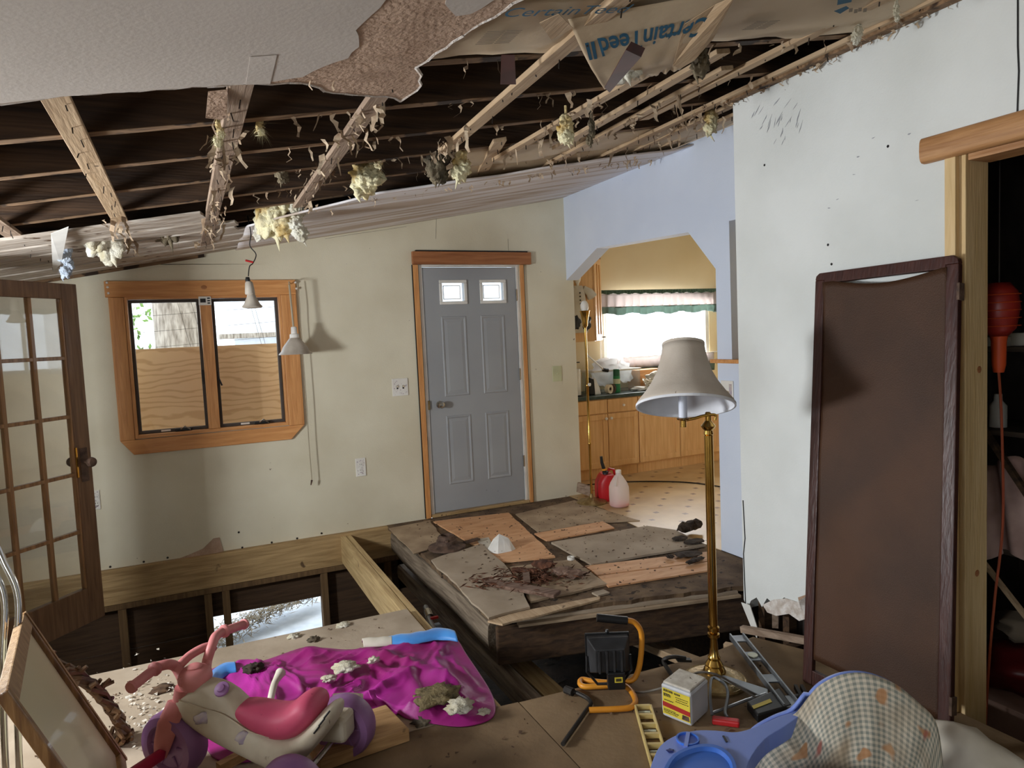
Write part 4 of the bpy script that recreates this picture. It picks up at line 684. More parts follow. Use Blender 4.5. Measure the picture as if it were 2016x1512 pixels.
# things on the counter
CT = .833
def at_ct(px, y, z=CT): return P(px, 700, 1, y).x
t = thing('paper_towel_holder', 'paper towel roll on a black upright holder behind the torchiere', 'paper towels', (3.46, 6.0, CT)); MB().lathe([(.058, .012), (.058, .27)], (3.46, 6.0, CT), 20).build('towel_roll', M['white'], t, smooth=True); MB().lathe([(.075, 0), (.075, .010)], (3.46, 6.0, CT), 20).build('base', M['black'], t); MB().tube([(3.46, 6.0, CT + .01), (3.46, 6.0, CT + .33)], .006, 8).build('post', M['black'], t); MB().bar((3.41, 6.0, CT + .335), (3.52, 6.0, CT + .335), .012, .01).build('finial', M['black'], t)
t = thing('steam_iron', 'black and white steam iron standing on its heel', 'iron', (3.66, 6.0, CT)); MB().prism([(3.60, 5.96, CT), (3.66, 5.96, CT), (3.70, 5.96, CT + .03), (3.66, 5.96, CT + .16), (3.61, 5.96, CT + .18)], (0, .09, 0)).build('body', M['black'], t, bevel=.01); MB().prism([(3.665, 5.957, CT), (3.735, 5.957, CT), (3.72, 5.957, CT + .07), (3.67, 5.957, CT + .17), (3.655, 5.957, CT + .165)], (0, .096, 0)).build('soleplate', M['white'], t, bevel=.005)
t = thing('spray_can', 'green aerosol spray can on the counter', 'can', (3.965, 6.02, CT)); MB().lathe([(.034, 0), (.036, .01), (.036, .165), (.030, .178)], (3.965, 6.02, CT), 20).build('body', mk('green can', rgb(40, 132, 78), rough=.3), t, smooth=True); MB().lathe([(.034, .17), (.034, .235), (.030, .24)], (3.965, 6.02, CT), 20).build('cap', mk('dark green cap', rgb(30, 96, 62), rough=.4), t, smooth=True); MB().lathe([(.0365, .09), (.0365, .14)], (3.965, 6.02, CT), 20).build('label_band', M['sage'], t)
for i, (x, y, lab) in enumerate(((3.83, 5.96, 'cream roll of tape lying on edge beside the spray can'), (3.885, 5.99, 'brown tape roll standing behind the cream one'))):
    m_ = M['cream'] if i == 0 else M['rust']; r = MB().shell([(.022, -.02), (.047, -.02), (.047, .02), (.022, .02), (.022, -.02)], (x, y, CT + .047), 20, (.4, -1, 0)).build('tape_roll', m_, None, smooth=True, base=True); tag(r, lab, 'tape', 'tape rolls on the counter')
t = thing('storage_bin', 'clear plastic bin holding white bags on the counter', 'bin', (4.02, 6.2, CT)); b = MB()
for a in ((3.74, 4.30, 6.08, 6.083), (3.74, 4.30, 6.337, 6.34), (3.74, 3.743, 6.083, 6.337), (4.297, 4.30, 6.083, 6.337)): b.box(a[0], a[1], a[2], a[3], CT + .004, CT + .22)
b.box(3.74, 4.30, 6.08, 6.34, CT, CT + .004); b.build('tub', M['clear'], t); frame_b = MB()
for a in ((3.73, 4.31, 6.07, 6.085), (3.73, 4.31, 6.335, 6.35), (3.73, 3.745, 6.085, 6.335), (4.295, 4.31, 6.085, 6.335)): frame_b.box(a[0], a[1], a[2], a[3], CT + .215, CT + .232)
frame_b.build('rim', M['whitep'], t)
def blob(c, r, seed, amp=.35, fr=2.2, sub=3, flat=1.0):
    bm = bmesh.new(); bmesh.ops.create_icosphere(bm, subdivisions=sub, radius=1); vs = []
    for v_ in bm.verts:
        n = v_.co.normalized(); k = 1 + amp * noise.fractal(n * fr + V((seed * 7.3, seed, 0)), 1.0, 2.0, 4) ; vs.append(V(c) + V((n.x * r[0], n.y * r[1], n.z * r[2])) * k)
    fs = [tuple(v_.index for v_ in f.verts) for f in bm.faces]; bm.free(); return vs, fs
for i, (c, r, lab) in enumerate((((3.95, 6.20, CT + .20), (.16, .10, .14), 'crumpled white plastic bag stuffed in the clear bin'), ((4.17, 6.22, CT + .19), (.10, .08, .10), 'smaller white plastic bag at the bin end'))):
    b = MB(); b.add(*blob(c, r, i + 3, .55, 3)); tag(b.build('plastic_bag', M['bag'], None, smooth='all', base=True), lab, 'bag', 'bags in the clear bin')
t = thing('wicker_basket', 'small white woven basket heaped with odds and ends', 'basket', (4.45, 6.02, CT))
for k in range(5): MB().tube([V((4.45 + math.cos(a) * (.09 + .012 * k), 6.02 + math.sin(a) * (.07 + .01 * k), CT + .01 + .022 * k + .008 * math.sin(a * 8 + k * 3))) for a in [j * 2 * math.pi / 24 for j in range(25)]], .007, 6).build('weave_ring', M['cream'], t, smooth=True)
for k in range(10): a = k * .628; MB().tube([(4.45 + math.cos(a) * .09, 6.02 + math.sin(a) * .07, CT), (4.45 + math.cos(a) * .145, 6.02 + math.sin(a) * .115, CT + .12)], .006, 5).build('stake', M['cream'], t)
b = MB(); b.add(*blob((4.47, 6.03, CT + .13), (.11, .07, .05), 12, .6, 3)); tag(b.build('rag', M['cloth_w'], None, smooth='all', base=True), 'crumpled pale rag in the white basket', 'rag')
tag(MB().obox((4.50, 6.28, CT + .10), (.17, .02, 0), (-.01, .08, 0), (0, 0, .10)).build('wooden_box', M['pine'], None, bevel=.004, base=True), 'reddish wooden box behind the white basket', 'box')
b = MB(); b.add(*blob((4.22, 5.98, CT + .022), (.10, .05, .022), 8, .5, 3)); tag(b.build('crumpled_paper', M['white'], None, smooth='all', base=True), 'white crumpled paper on the counter beside the spray can', 'paper')
t = thing('paint_roller', 'long handled white paint roller leaning over the bin', 'roller', (3.80, 6.05, CT + .1)); MB().tube([(3.62, 6.05, CT + .42), (3.84, 6.06, CT + .24)], .008, 8).build('handle', M['whitep'], t); MB().lathe([(.02, -.03), (.02, .03)], (3.86, 6.06, CT + .235), 12, (1, 0, -.2)).build('roller_head', M['black'], t)
# doll dress hanging from the corner cabinet
t = thing('hanging_doll', 'pale clown doll in a buttoned white dress on the cabinet side', 'doll', (3.36, 5.80, 1.42)); c = V((3.42, 5.81, 0))
MB().lathe([(.004, .10), (.03, .07), (.036, .03), (.03, 0), (.016, -.022), (.012, -.05)], c + V((0, 0, 1.955)), 14).build('head', M['whitep'], t, smooth=True)
MB().loft([ell(c + V((0, 0, z)), (w, 0, 0), (0, d, 0), 16) for z, w, d in ((1.91, .05, .025), (1.86, .075, .035), (1.76, .085, .04), (1.70, .11, .042), (1.60, .12, .045), (1.46, .10, .04))]).build('dress', M['cloth_w'], t, smooth=True)
for s in (-1, 1): MB().tube([c + V((s * .06, 0, 1.885)), c + V((s * .12, -.01, 1.85)), c + V((s * .155, -.01, 1.80))], [.03, .04, .05], 10).build('sleeve', M['cloth_w'], t, smooth=True); b = MB(); b.add(*blob(c + V((s * .055, -.035, 1.56)), (.05, .02, .07), 4 + s, .5)); b.build('bow', M['blackm'], t, smooth='all')
for k in range(4): MB().lathe([(.008, 0), (.006, .006)], c + V((0, -.04 - .001 * k, 1.84 - k * .035)), 8, (0, -1, 0)).build('button', M['black'], t)
MB().tube([c + V((0, 0, 2.05)), c + V((.0, .03, 2.07))], .003, 5).build('hook', M['nail'], t)
# brass torchiere
tb = P(1165, 990, 2, 0); t = thing('torchiere_lamp', 'slender brass torchiere with a bare bulb at the kitchen opening', 'floor lamp', (tb.x, tb.y, .0)); X, Y = tb.x, tb.y
MB().lathe([(.128, 0), (.128, .012), (.115, .022), (.05, .034), (.02, .05), (.012, .08)], (X, Y, .001), 30).build('base', M['brass_d'], t, smooth=True); MB().lathe([(.0105, .08), (.0105, .5), (.013, .505), (.013, .52), (.0105, .525), (.0105, 1.0), (.013, 1.005), (.013, 1.02), (.0105, 1.025), (.0105, 1.50)], (X, Y, 0), 14).build('pole', M['brass'], t, smooth=True)
MB().lathe([(.012, 1.50), (.022, 1.52), (.026, 1.56), (.042, 1.64), (.045, 1.645), (.02, 1.60), (.012, 1.58)], (X, Y, 0), 18).build('cup', M['brass'], t, smooth=True); MB().lathe([(.014, 1.60), (.018, 1.63), (.034, 1.67), (.034, 1.70), (.02, 1.725), (.004, 1.73)], (X, Y, 0), 16).build('bulb', M['whitep'], t, smooth=True)
MB().lathe([(.008, -.012), (.014, -.008), (.014, .008), (.008, .012)], (X + .012, Y - .012, 1.02), 10, (.3, -1, 0)).build('switch', M['whitep'], t)
# fuel can and jug
g = V((3.24, 5.13, 0)); t = thing('fuel_can', 'red plastic fuel can with a black spout behind the jug', 'fuel can', g)
MB().loft([ell(g + V((0, 0, z)), (w, -w * .25, 0), (.03, .10, 0), 18, 3) for z, w in ((.0, .085), (.02, .098), (.10, .10), (.16, .095), (.205, .07), (.225, .045))]).build('body', M['gas'], t, smooth=True); MB().loft([ell(g + V((-.035 + z_ * .02, -.02, .20 + z_ * .05)), (.022, 0, 0), (0, .022, 0), 12) for z_ in (0, 1)]).build('collar', M['black'], t); MB().tube([g + V((-.03, -.02, .235)), g + V((-.035, -.02, .27)), g + V((-.055, -.02, .33)), g + V((-.06, -.02, .385))], [.02, .017, .014, .012], 10).build('spout', M['black'], t, smooth=True); MB().lathe([(.022, 0), (.022, .016)], g + V((-.032, -.02, .262)), 12, (-.2, 0, 1)).build('ring', M['yellow'], t)
MB().tube([g + V((.0, 0, .222)), g + V((.03, 0, .262)), g + V((.075, .0, .25)), g + V((.09, 0, .19))], .012, 8).build('handle', M['gas'], t, smooth=True)
j = V((3.18, 4.85, 0)); t = thing('plastic_jug', 'milky plastic gallon jug with a little pink liquid', 'jug', j)
MB().loft([ell(j + V((0, 0, z)), (w, 0, 0), (0, w, 0), 18, 2.6) for z, w in ((.002, .066), (.012, .076), (.10, .078), (.165, .077), (.20, .066), (.255, .034), (.268, .022), (.295, .022))]).build('bottle', M['jug'], t, smooth=True); MB().loft([ell(j + V((0, 0, z)), (w, 0, 0), (0, w, 0), 18, 2.6) for z, w in ((.005, .064), (.014, .073), (.032, .0745))]).build('liquid', M['jugl'], t, smooth=True); MB().lathe([(.024, .287), (.024, .305), (.02, .308)], j, 14).build('cap', M['whitep'], t)
MB().tube([j + V((-.03, -.02, .255)), j + V((-.055, -.045, .225)), j + V((-.065, -.05, .185))], .012, 8).build('handle', M['jug'], t, smooth=True)
tag(MB().bar((3.10, 5.40, .075), (3.16, 5.26, .05), .03, .09).build('wood_offcut', M['strip_d'], None, base=True, bevel=.004), 'short board end leaning behind the torchiere base', 'wood')
cv = MB().tube(spline([(3.35, 5.70, .006), (3.8, 5.55, .006), (4.2, 5.2, .006), (4.35, 4.7, .006)], 8), .006, 6).build('floor_cable', M['black'], None); tag(cv, 'thin dark cable lying across the vinyl kitchen floor', 'cable')

# ------------------------------------------------------------------ entry platform: loose sheets and rubbish
def sheet(pts, mat, z, th, lab, grp='loose plywood on the entry floor', amp=.004, seed=1):
    q = [P(x, y, 2, z + th) for x, y in pts]; q = ragged(q, .08, amp, seed, True); o = MB().prism([(p.x, p.y, z + th) for p in q], (0, 0, -th)).build('plywood_piece', mat, None, base=True); return tag(o, lab, 'plywood', grp)
sheet(((853, 1026), (1001, 1009), (1093, 1095), (990, 1106)), M['ply_o'], .0, .012, 'clean orange plywood square under the crumpled tissue', seed=1)
sheet(((849, 1102), (945, 1070), (1001, 1117), (1044, 1195), (962, 1216)), M['ply_g'], .0125, .012, 'grey plywood piece at the platform corner under the iron flange', amp=.010, seed=2)
sheet(((1052, 1050), (1187, 1026), (1210, 1039), (1076, 1064)), M['ply_o'], .0, .010, 'narrow orange plywood strip between the square and the wide brown sheet', seed=3)
sheet(((1085, 1067), (1275, 1035), (1330, 1043), (1390, 1072), (1165, 1110)), M['ply_g'], .004, .014, 'wide brown plywood sheet in front of the vinyl', seed=4)
sheet(((1152, 1114), (1392, 1086), (1396, 1104), (1176, 1132)), M['ply_o'], .0, .010, 'orange floorboard under the wide brown sheet', 'orange floorboards', .002, 5)
sheet(((1177, 1134), (1396, 1106), (1399, 1122), (1198, 1154)), M['ply_o'], .0, .010, 'orange floorboard at the front beside the dark bark', 'orange floorboards', .002, 6)
sheet(((1003, 1116), (1130, 1100), (1196, 1150), (1045, 1184)), M['ply_dark'], .0, .012, 'grimy plywood piece under the heap of rotten wood', amp=.006, seed=7)
sheet(((1015, 1012), (1130, 985), (1260, 1025), (1160, 1030), (1060, 1048)), M['ply_dark'], .0, .006, 'dusty floor sheet between the grey door and the vinyl', amp=.004, seed=8)
sheet(((766, 1040), (846, 1024), (880, 1070), (815, 1090)), M['ply_dark'], .0, .006, 'tan floor sheet beside the grey door sill', amp=.006, seed=9)
sheet(((960, 1222), (1000, 1208), (1180, 1174), (1182, 1180), (990, 1228)), M['strip'], .0, .010, 'splintered pale lath along the platform edge', 'loose plywood on the entry floor', .006, 10)
sheet(((1165, 1166), (1188, 1160), (1200, 1166), (1178, 1172)), M['ply_g'], .0, .010, 'tiny square plywood offcut near the platform edge', amp=.002, seed=11)
# cast iron flange
f = P(880, 1078, 2, .025); t = thing('iron_flange', 'rusty cast iron closet flange lying on grey plywood', 'flange', (f.x, f.y, .025)); MB().lathe([(.13, 0), (.13, .012), (.10, .02), (.075, .03), (.07, .055), (.06, .06), (.055, .085), (.04, .09), (.04, .06), (.03, .05)], f, 26).build('body', M['rust'], t, smooth=True)
for a in (0.3, 2.2, 4.4): MB().lathe([(.012, 0), (.012, .014)], f + V((math.cos(a) * .062, math.sin(a) * .062, .055)), 6).build('bolt', M['rust'], t)
MB().bar(f + V((.13, .0, .012)), f + V((.25, .03, .012)), .035, .014).build('tab', M['rust'], t)
b = MB(); c = P(986, 1082, 2, .012); rt = random.Random(4); top = c + V((.0, .02, .105)); ring = [c + V((math.cos(a) * .10 * (1 + rt.uniform(-.12, .12)), math.sin(a) * .08 * (1 + rt.uniform(-.12, .12)), 0)) for a in [k * .524 for k in range(12)]]
mid = [p.lerp(top, .5) + V((rt.uniform(-.012, .012), rt.uniform(-.012, .012), .022)) for p in ring]; b.add(ring + mid + [top], [(i, (i + 1) % 12, 12 + (i + 1) % 12, 12 + i) for i in range(12)] + [(12 + i, 12 + (i + 1) % 12, 24) for i in range(12)]); tag(b.build('crumpled_tissue', M['white'], None, base=True), 'crumpled white tissue on the orange plywood', 'tissue')
tag(MB().prism([P(x, y, 2, .0135) for x, y in ((938, 1062), (962, 1058), (975, 1082), (950, 1080))], (0, 0, .0015)).build('printed_leaflet', M['cloth_w'], None), 'small printed leaflet tucked beside the tissue', 'paper')
c = P(1124, 1105, 2, .0); tag(MB().shell([(.012, 0), (.024, 0), (.024, .03), (.012, .03), (.012, 0)], c, 18).build('white_cap', M['whitep'], None, smooth=True, base=True), 'small white plastic cap between plywood sheets', 'cap')
# heap of rotten wood
def chunk(p, q, w, h, seed, mat, lab, grp, cat='wood'):
    p, q = V(p), V(q); d = (q - p); rnd = random.Random(seed); secs = []
    for k in range(9):
        tt = k / 8; c = p.lerp(q, tt) + V((0, 0, h / 2)); s = 1 - .5 * abs(2 * tt - 1) ** 3; u = V((-d.y, d.x, 0)).normalized() * w / 2 * s; loop = []
        for g_ in ell(c, u, V((0, 0, h / 2 * s)), 9): loop.append(g_ + V((rnd.uniform(-1, 1), rnd.uniform(-1, 1), rnd.uniform(-.3, 1))) * min(w, 2.2 * h) * .16)
        secs.append(loop)
    return tag(MB().loft(secs).build('rotten_wood', mat, None, base=True), lab, cat, grp)
Z = .0125; G = 'rotten wood heap'
chunk(P(1092, 1130, 2, Z), P(1152, 1142, 2, Z), .10, .05, 1, M['rot_g'], 'hollow grey rotten log end lying in the heap', G); chunk(P(1052, 1118, 2, Z), P(1090, 1122, 2, Z + .03), .09, .05, 2, M['rot'], 'red brown crumbled wood lump behind the hollow log', G)
chunk(P(1010, 1128, 2, Z), P(1060, 1132, 2, Z), .07, .03, 3, M['rot'], 'flat red brown rotten shard beside the grey plank', G); chunk(P(1060, 1140, 2, Z), P(1085, 1145, 2, Z), .06, .03, 4, M['rot'], 'small dark rotten lump in the heap middle', G)
o = MB().bar(P(958, 1146, 2, .035), P(1098, 1170, 2, .035), .085, .022).build('rotten_plank', M['rot_g'], None, base=True, bevel=.006); tag(o, 'long grey weathered plank splinter in front of the heap', 'plank', G); o = MB().bar(P(1035, 1122, 2, .03), P(1037, 1145, 2, .05), .04, .014).build('wood_stub', M['rot_g'], None, base=True); tag(o, 'short square grey stub lying across the heap', 'plank', G)
st = MB(); rr = random.Random(8)
for i in range(420):
    px, py = rr.gauss(1050, 40), rr.gauss(1134, 11)
    if i > 330: px, py = rr.gauss(965, 22), rr.gauss(1146, 6)
    p = P(px, py, 2, .026 + rr.random() * .022); a = rr.uniform(0, 6.28); d = V((math.cos(a), math.sin(a), rr.uniform(-.2, .3))) * rr.uniform(.012, .045); s_ = V((-d.y, d.x, .2)).normalized() * rr.uniform(.002, .006); st.add([p - d, p - s_, p + d, p + s_], [(0, 1, 2, 3)])
tag(st.build('rotten_splinters', M['rot']), 'red brown wood splinters spilled round the rotten heap', 'splinters', None, 'stuff')
for i, (x0, y0, x1, y1, w, lab) in enumerate(((1338, 1052, 1380, 1040, .09, 'upright dark bark flake beside the brass lamp pole'), (1326, 1066, 1350, 1060, .08, 'black curled bark flake on the wide sheet'), (1348, 1072, 1385, 1066, .10, 'brown bark slab beside the lamp pole'), (1330, 1096, 1380, 1092, .12, 'dark flat bark slab on the orange floorboard'), (1352, 1112, 1385, 1100, .05, 'short dark wedge of wood on the orange floorboard'), (1312, 1100, 1326, 1097, .06, 'small round bark crumb on the orange floorboard'))):
    chunk(P(x0, y0, 2, .016), P(x1, y1, 2, .02), w, (.07 if i == 0 else .018), 20 + i, M['bark'], lab, 'bark by the lamp', 'bark')
# chips strewn over the platform
lit = MB(); rr = random.Random(12)
for i in range(520):
    x, y = rr.uniform(1.4, 3.0), rr.uniform(3.2, 5.35)
    if y < 3.36 - .22 * (x - 1.36) * 1.0: continue
    s = rr.uniform(.004, .016); a = rr.uniform(0, 6.28); c = V((x, y, .027)); lit.add([c + V((math.cos(a + k * 1.6) * s * rr.uniform(.4, 1), math.sin(a + k * 1.6) * s * rr.uniform(.4, 1), rr.uniform(-.004, .004))) for k in range(4)], [(0, 1, 2, 3)])
tag(lit.build('platform_litter', M['debris']), 'brown litter scattered over the entry platform', 'litter', None, 'stuff')
# ------------------------------------------------------------------ hanging lamps
lx, ly = .365, 4.3; t = thing('spot_lamp', 'silver spotlight bulb hanging on a short wire from the ceiling hole', 'lamp', (lx, ly, 1.69)); ax = V((-.03, 0, 1)).normalized()
MB().tube(spline([(.37, ly + .08, 2.23), (.375, ly, 2.12), (.365, ly, 2.05), (.395, ly, 2.0), (.375, ly, 1.95), (.355, ly, 1.93), (.345, ly, 1.875)], 6), .003, 6).build('wire', M['black'], t); MB().tube([(.375, ly, 1.955), (.335, ly - .005, 1.965)], .006, 6).build('wire_nut', M['red'], t)
MB().lathe([(.010, .17), (.014, .155), (.014, .145)], (lx - .02, ly, 1.70), 12, ax).build('strain_relief', M['black'], t); MB().lathe([(.016, .145), (.022, .135), (.026, .10), (.028, .075), (.024, .07)], (lx - .015, ly, 1.70), 18, ax).build('socket', M['enamel'], t, smooth=True); MB().lathe([(.022, .07), (.026, .055), (.045, .015), (.058, .0), (.05, -.006), (.02, -.010)], (lx - .01, ly, 1.70), 24, ax).build('bulb', M['enamel'], t, smooth=True)
px, py_ = .703, 5.23; t = thing('pendant_lamp', 'old grey cone pendant lamp on a rod hung from the window corner', 'lamp', (px, py_, 1.40))
MB().tube([(px - .012, py_, 1.90), (px - .002, py_, 1.60)], .007, 8).build('rod', M['cord_w'], t); MB().tube(spline([(px - .012, py_, 1.90), (px + .0, 5.32, 1.93), (px + .02, 5.385, 1.92)], 6), .004, 6).build('bracket', M['steel'], t); MB().lathe([(.014, 1.60), (.02, 1.595), (.022, 1.55), (.032, 1.545), (.034, 1.52)], (px, py_, 0), 16).build('socket', M['white'], t, smooth=True)
MB().shell([(.032, 1.522), (.05, 1.50), (.085, 1.455), (.098, 1.425), (.116, 1.405), (.118, 1.400), (.113, 1.402), (.094, 1.424), (.08, 1.452), (.045, 1.497), (.028, 1.517)], (px, py_, 0), 30).build('cone_shade', M['enamel'], t, smooth=True); MB().lathe([(.02, 1.50), (.035, 1.46), (.04, 1.43), (.03, 1.412)], (px, py_, 0), 14).build('bulb', M['enamel'], t, smooth=True)
for i, pts in enumerate((((585, 556), (590, 600), (592, 640), (598, 720), (604, 800), (608, 870), (614, 945)),)): MB().tube(spline([P(x, y, 1, 5.36) for x, y in pts], 5), .0035, 6).build('cord', M['cord_w'], t)
MB().tube([P(614, 945, 1, 5.36), P(612, 955, 1, 5.36)], [.008, .004], 6).build('cord_end', M['rust'], t)
# ------------------------------------------------------------------ insulation tufts and tatters hanging from the ceiling
def tuft(px, py, Y, w, h, seed, mat, lab, n=5, grp='glass wool tufts hanging from the ceiling'):
    c = P(px, py, 1, Y) if Y else PC(px, py, -.02); b = MB(); rnd = random.Random(seed); q = c + V((0, 0, h * .40))
    for k in range(n):
        r = w * rnd.uniform(.28, .42); rz = max(r * rnd.uniform(.8, 1.3), h * .75 / n); b.add(*blob(q, (r, r * .7, rz), seed * 10 + k, .55, 1.9, 4))
        if rnd.random() < .8: e = q + V((rnd.uniform(-.6, .6) * r, rnd.uniform(-.3, .3) * r, -rz * .4)); b.tube([e, e + V((rnd.uniform(-.01, .01), 0, -rz * .6)), e + V((rnd.uniform(-.025, .025), 0, -rz * rnd.uniform(.9, 1.5)))], [r * .35, r * .2, .001], 7)
        q = c + V((rnd.uniform(-.28, .28) * w, rnd.uniform(-.15, .15) * w, h * (.40 - .74 * (k + 1) / max(1, n - 1))))
    for k in range(40 * n):
        p = rnd.choice(b.v[:]); d = (p - c).normalized() + V((rnd.gauss(0, .4), rnd.gauss(0, .4), rnd.gauss(-.5, .4))); l = rnd.uniform(.008, .03); s_ = d.orthogonal().normalized() * .0005; b.add([p - s_, p + s_, p + d * l], [(0, 1, 2)])
    o = b.build('insulation_tuft', mat, None, smooth='all'); tag(o, lab, 'insulation', grp)
    MB().tube([c + V((0, 0, h * .3)), V((c.x, c.y, zc(c.x) + .03))], .006, 5).build('hanging_strand', mat, o); return o
tuft(540, 412, 4.15, .20, .26, 1, M['wool'], 'big yellow wool tuft hanging above the spotlight bulb', 7); tuft(585, 432, 4.1, .10, .20, 2, M['wool_w'], 'long pale wool tuft beside the big yellow one', 5)
tuft(515, 440, 4.2, .10, .16, 21, M['wool_w'], 'pale lower lobe of wool at the big yellow tuft', 4)
tuft(190, 455, 4.2, .22, .12, 3, M['wool_w'], 'broad whitish wool tuft over the far strapping', 5); tuft(127, 505, 4.3, .07, .24, 4, mk('blue grey lint', rgb(196, 208, 222), rgb(150, 160, 176), rough=.95, scale=16, bump=1, bscale=90), 'blue grey wool tuft dangling over the french door', 6)
tuft(862, 318, 3.2, .10, .18, 5, M['wool_d'], 'sooty dark wool tuft in the middle of the hole', 5); tuft(905, 325, 3.2, .09, .12, 6, M['wool'], 'ochre wool tuft beside the sooty one', 4); tuft(725, 352, 3.4, .15, .10, 7, M['wool'], 'low ochre wool tuft on the hanging plasterboard edge', 5); tuft(745, 315, 3.2, .05, .06, 8, M['wool'], 'tiny yellow wool puff in the dark hole', 3)
tuft(1115, 258, 2.55, .085, .08, 9, M['wool'], 'lemon yellow wool puff caught on the strapping', 4); tuft(1165, 262, 2.6, .04, .09, 10, M['wool_d'], 'thin sooty wool shred beside the lemon puff', 3); tuft(1400, 240, 2.95, .09, .09, 11, M['wool'], 'ragged ochre wool at the wall corner', 5); tuft(560, 330, 3.2, .07, .13, 12, M['wool_d'], 'black sooty wool shred above the big yellow tuft', 5)
tuft(432, 262, 2.35, .03, .07, 13, M['wool'], 'slim yellow wool wisp beside the dirty strapping', 3); tuft(512, 250, 2.4, .03, .04, 14, M['wool'], 'small cream wool wisp across the dirty strapping', 3); tuft(1225, 118, 0, .12, .04, 15, M['wool_w'], 'grey wool roll along the maroon strip', 4); tuft(1380, 120, 0, .08, .05, 16, M['wool_d'], 'dark fluffy wool under the frayed paper', 4)
tuft(1690, 68, 0, .045, .035, 17, M['wool_w'], 'small white wool puff at the ceiling and wall joint', 3); tuft(1765, 25, 0, .03, .05, 18, M['wool_w'], 'white wool blob high on the wall joint', 3); tuft(330, 455, 4.4, .14, .03, 19, M['wool_d'], 'flattened brown wool on the whitewashed boards', 4); tuft(75, 455, 4.1, .10, .03, 20, M['wool'], 'ochre wool behind the crossing strapping', 3)
# paper tatters clinging to strapping and rafters
tt = MB(); rr = random.Random(21)
def tatter(p, L, w):
    d = V((rr.gauss(0, .25), rr.gauss(0, .25), -1)).normalized(); s_ = V((rr.uniform(-1, 1), rr.uniform(-1, 1), .2)).normalized(); pts_l = []; pts_r = []; n = 4
    for k in range(n + 1):
        q = p + d * L * k / n + V((rr.gauss(0, .006), rr.gauss(0, .006), 0)); ww = w * (1 - .6 * k / n) * rr.uniform(.5, 1.2); pts_l.append(q - s_ * ww); pts_r.append(q + s_ * ww)
    tt.add(pts_l + pts_r, [(k, k + 1, n + 2 + k, n + 1 + k) for k in range(n)])
for (x, y0, y1, n) in ((.17, 2.2, 4.8, 46), (.58, 2.2, 3.7, 46), (1.06, 2.6, 3.05, 16), (1.56, 2.4, 3.3, 24), (2.02, 2.4, 3.9, 26), (2.42, 2.6, 3.9, 18), (-.25, 3.6, 4.6, 16), (2.7, 2.8, 4.0, 18)):
    for k in range(n): xx = x + rr.gauss(0, .035); tatter(V((xx, rr.uniform(y0, y1), zc(xx) + .012)), rr.uniform(.02, .10), rr.uniform(.004, .018))
for k in range(120): xx = rr.uniform(.3, 2.9); y = rr.choice(RY[5:10]) + .02; tatter(V((xx, y, zc(xx) + .033)), rr.uniform(.015, .07), rr.uniform(.004, .014))
for k in range(70): xx = rr.uniform(.5, 3.0); tatter(V((xx, 3.95 + rr.gauss(0, .06), zc(xx) + .005)), rr.uniform(.02, .06), rr.uniform(.004, .012))
for k in range(40): yy = rr.uniform(1.5, 2.7); tatter(V((2.47, yy, zc(2.47) + .0)), rr.uniform(.01, .04), rr.uniform(.004, .012))
tag(tt.build('paper_tatters', M['tatter']), 'shreds of torn paper clinging to strapping and rafters', 'shreds', None, 'stuff')
tongue([PC(410, 180, .01), PC(448, 176, .01), PC(446, 228, -.01), PC(436, 236, -.012), PC(405, 232, -.01)], M['gyp'], lab='flap of brown board paper')
tongue([PC(100, 460, -.01), PC(135, 446, -.01), PC(120, 520, -.05), PC(104, 535, -.05)], M['white'], lab='white paper flap')

# ------------------------------------------------------------------ folding screen panel leaning on the wall
S0, S1, S2 = V((2.46, 2.165, 1.67)), V((2.46, 1.555, 1.678)), V((2.20, 2.03, .0)); S3 = S1 + S2 - S0; su = (S1 - S0).normalized(); sv = (S2 - S0).normalized(); sn = su.cross(sv).normalized()
if sn.x > 0: sn = -sn
SWd, SHt = (S1 - S0).length, (S2 - S0).length; t = thing('screen_panel', 'dark mahogany screen panel with torn brown cloth leaning on the wall', 'room divider', (S2 + S3) / 2)
def sbox(name, mat, u0, u1, v0, v1, w=.012, off=0.0, bevel=.004): return MB().obox(S0 + su * ((u0 + u1) / 2) + sv * ((v0 + v1) / 2) + sn * off, su * ((u1 - u0) / 2), sv * ((v1 - v0) / 2), sn * w).build(name, mat, t, bevel=bevel)
def rail(u0, u1, v0, v1): return [S0 + su * u + sv * v for u, v in ((u0, v0), (u1, v0), (u1, v1), (u0, v1))]
sbox('frame_stile', M['screen'], 0, .045, .03, SHt); sbox('frame_stile', M['screen'], SWd - .045, SWd, .03, SHt); sbox('frame_rail', M['screen'], .045, SWd - .045, SHt - .06, SHt)
MB().prism([S0 + su * u + sv * v - sn * .012 for u, v in ((.0, .03), (.004, .012), (.02, 0), (SWd - .02, 0), (SWd - .004, .012), (SWd, .03), (SWd - .045, .0305), (SWd - .045, .045), (.045, .045), (.045, .0305))], sn * .024).build('frame_rail', M['screen'], t, bevel=.003)
def cloth(u, v):
    sag = .030 * max(0, math.sin(math.pi * min(1, max(0, (u - .10) / .86)))) * (1 - v) ** 9; uu = .04 + (SWd - .08) * u; vv = .041 + sag + (SHt - .10 - .043) * v; return S0 + su * uu + sv * vv + sn * (.004 + .006 * noise.noise(V((u * 3, v * 5, 1))) + .01 * (1 - v) ** 10)
MB().grid(30, 60, cloth).build('screen_cloth', M['screenc'], t, smooth='all', solid=.001)
for v0 in (.10, 1.50): sbox('hinge', M['rust'], SWd - .004, SWd + .006, v0, v0 + .06, .014, 0, .001)
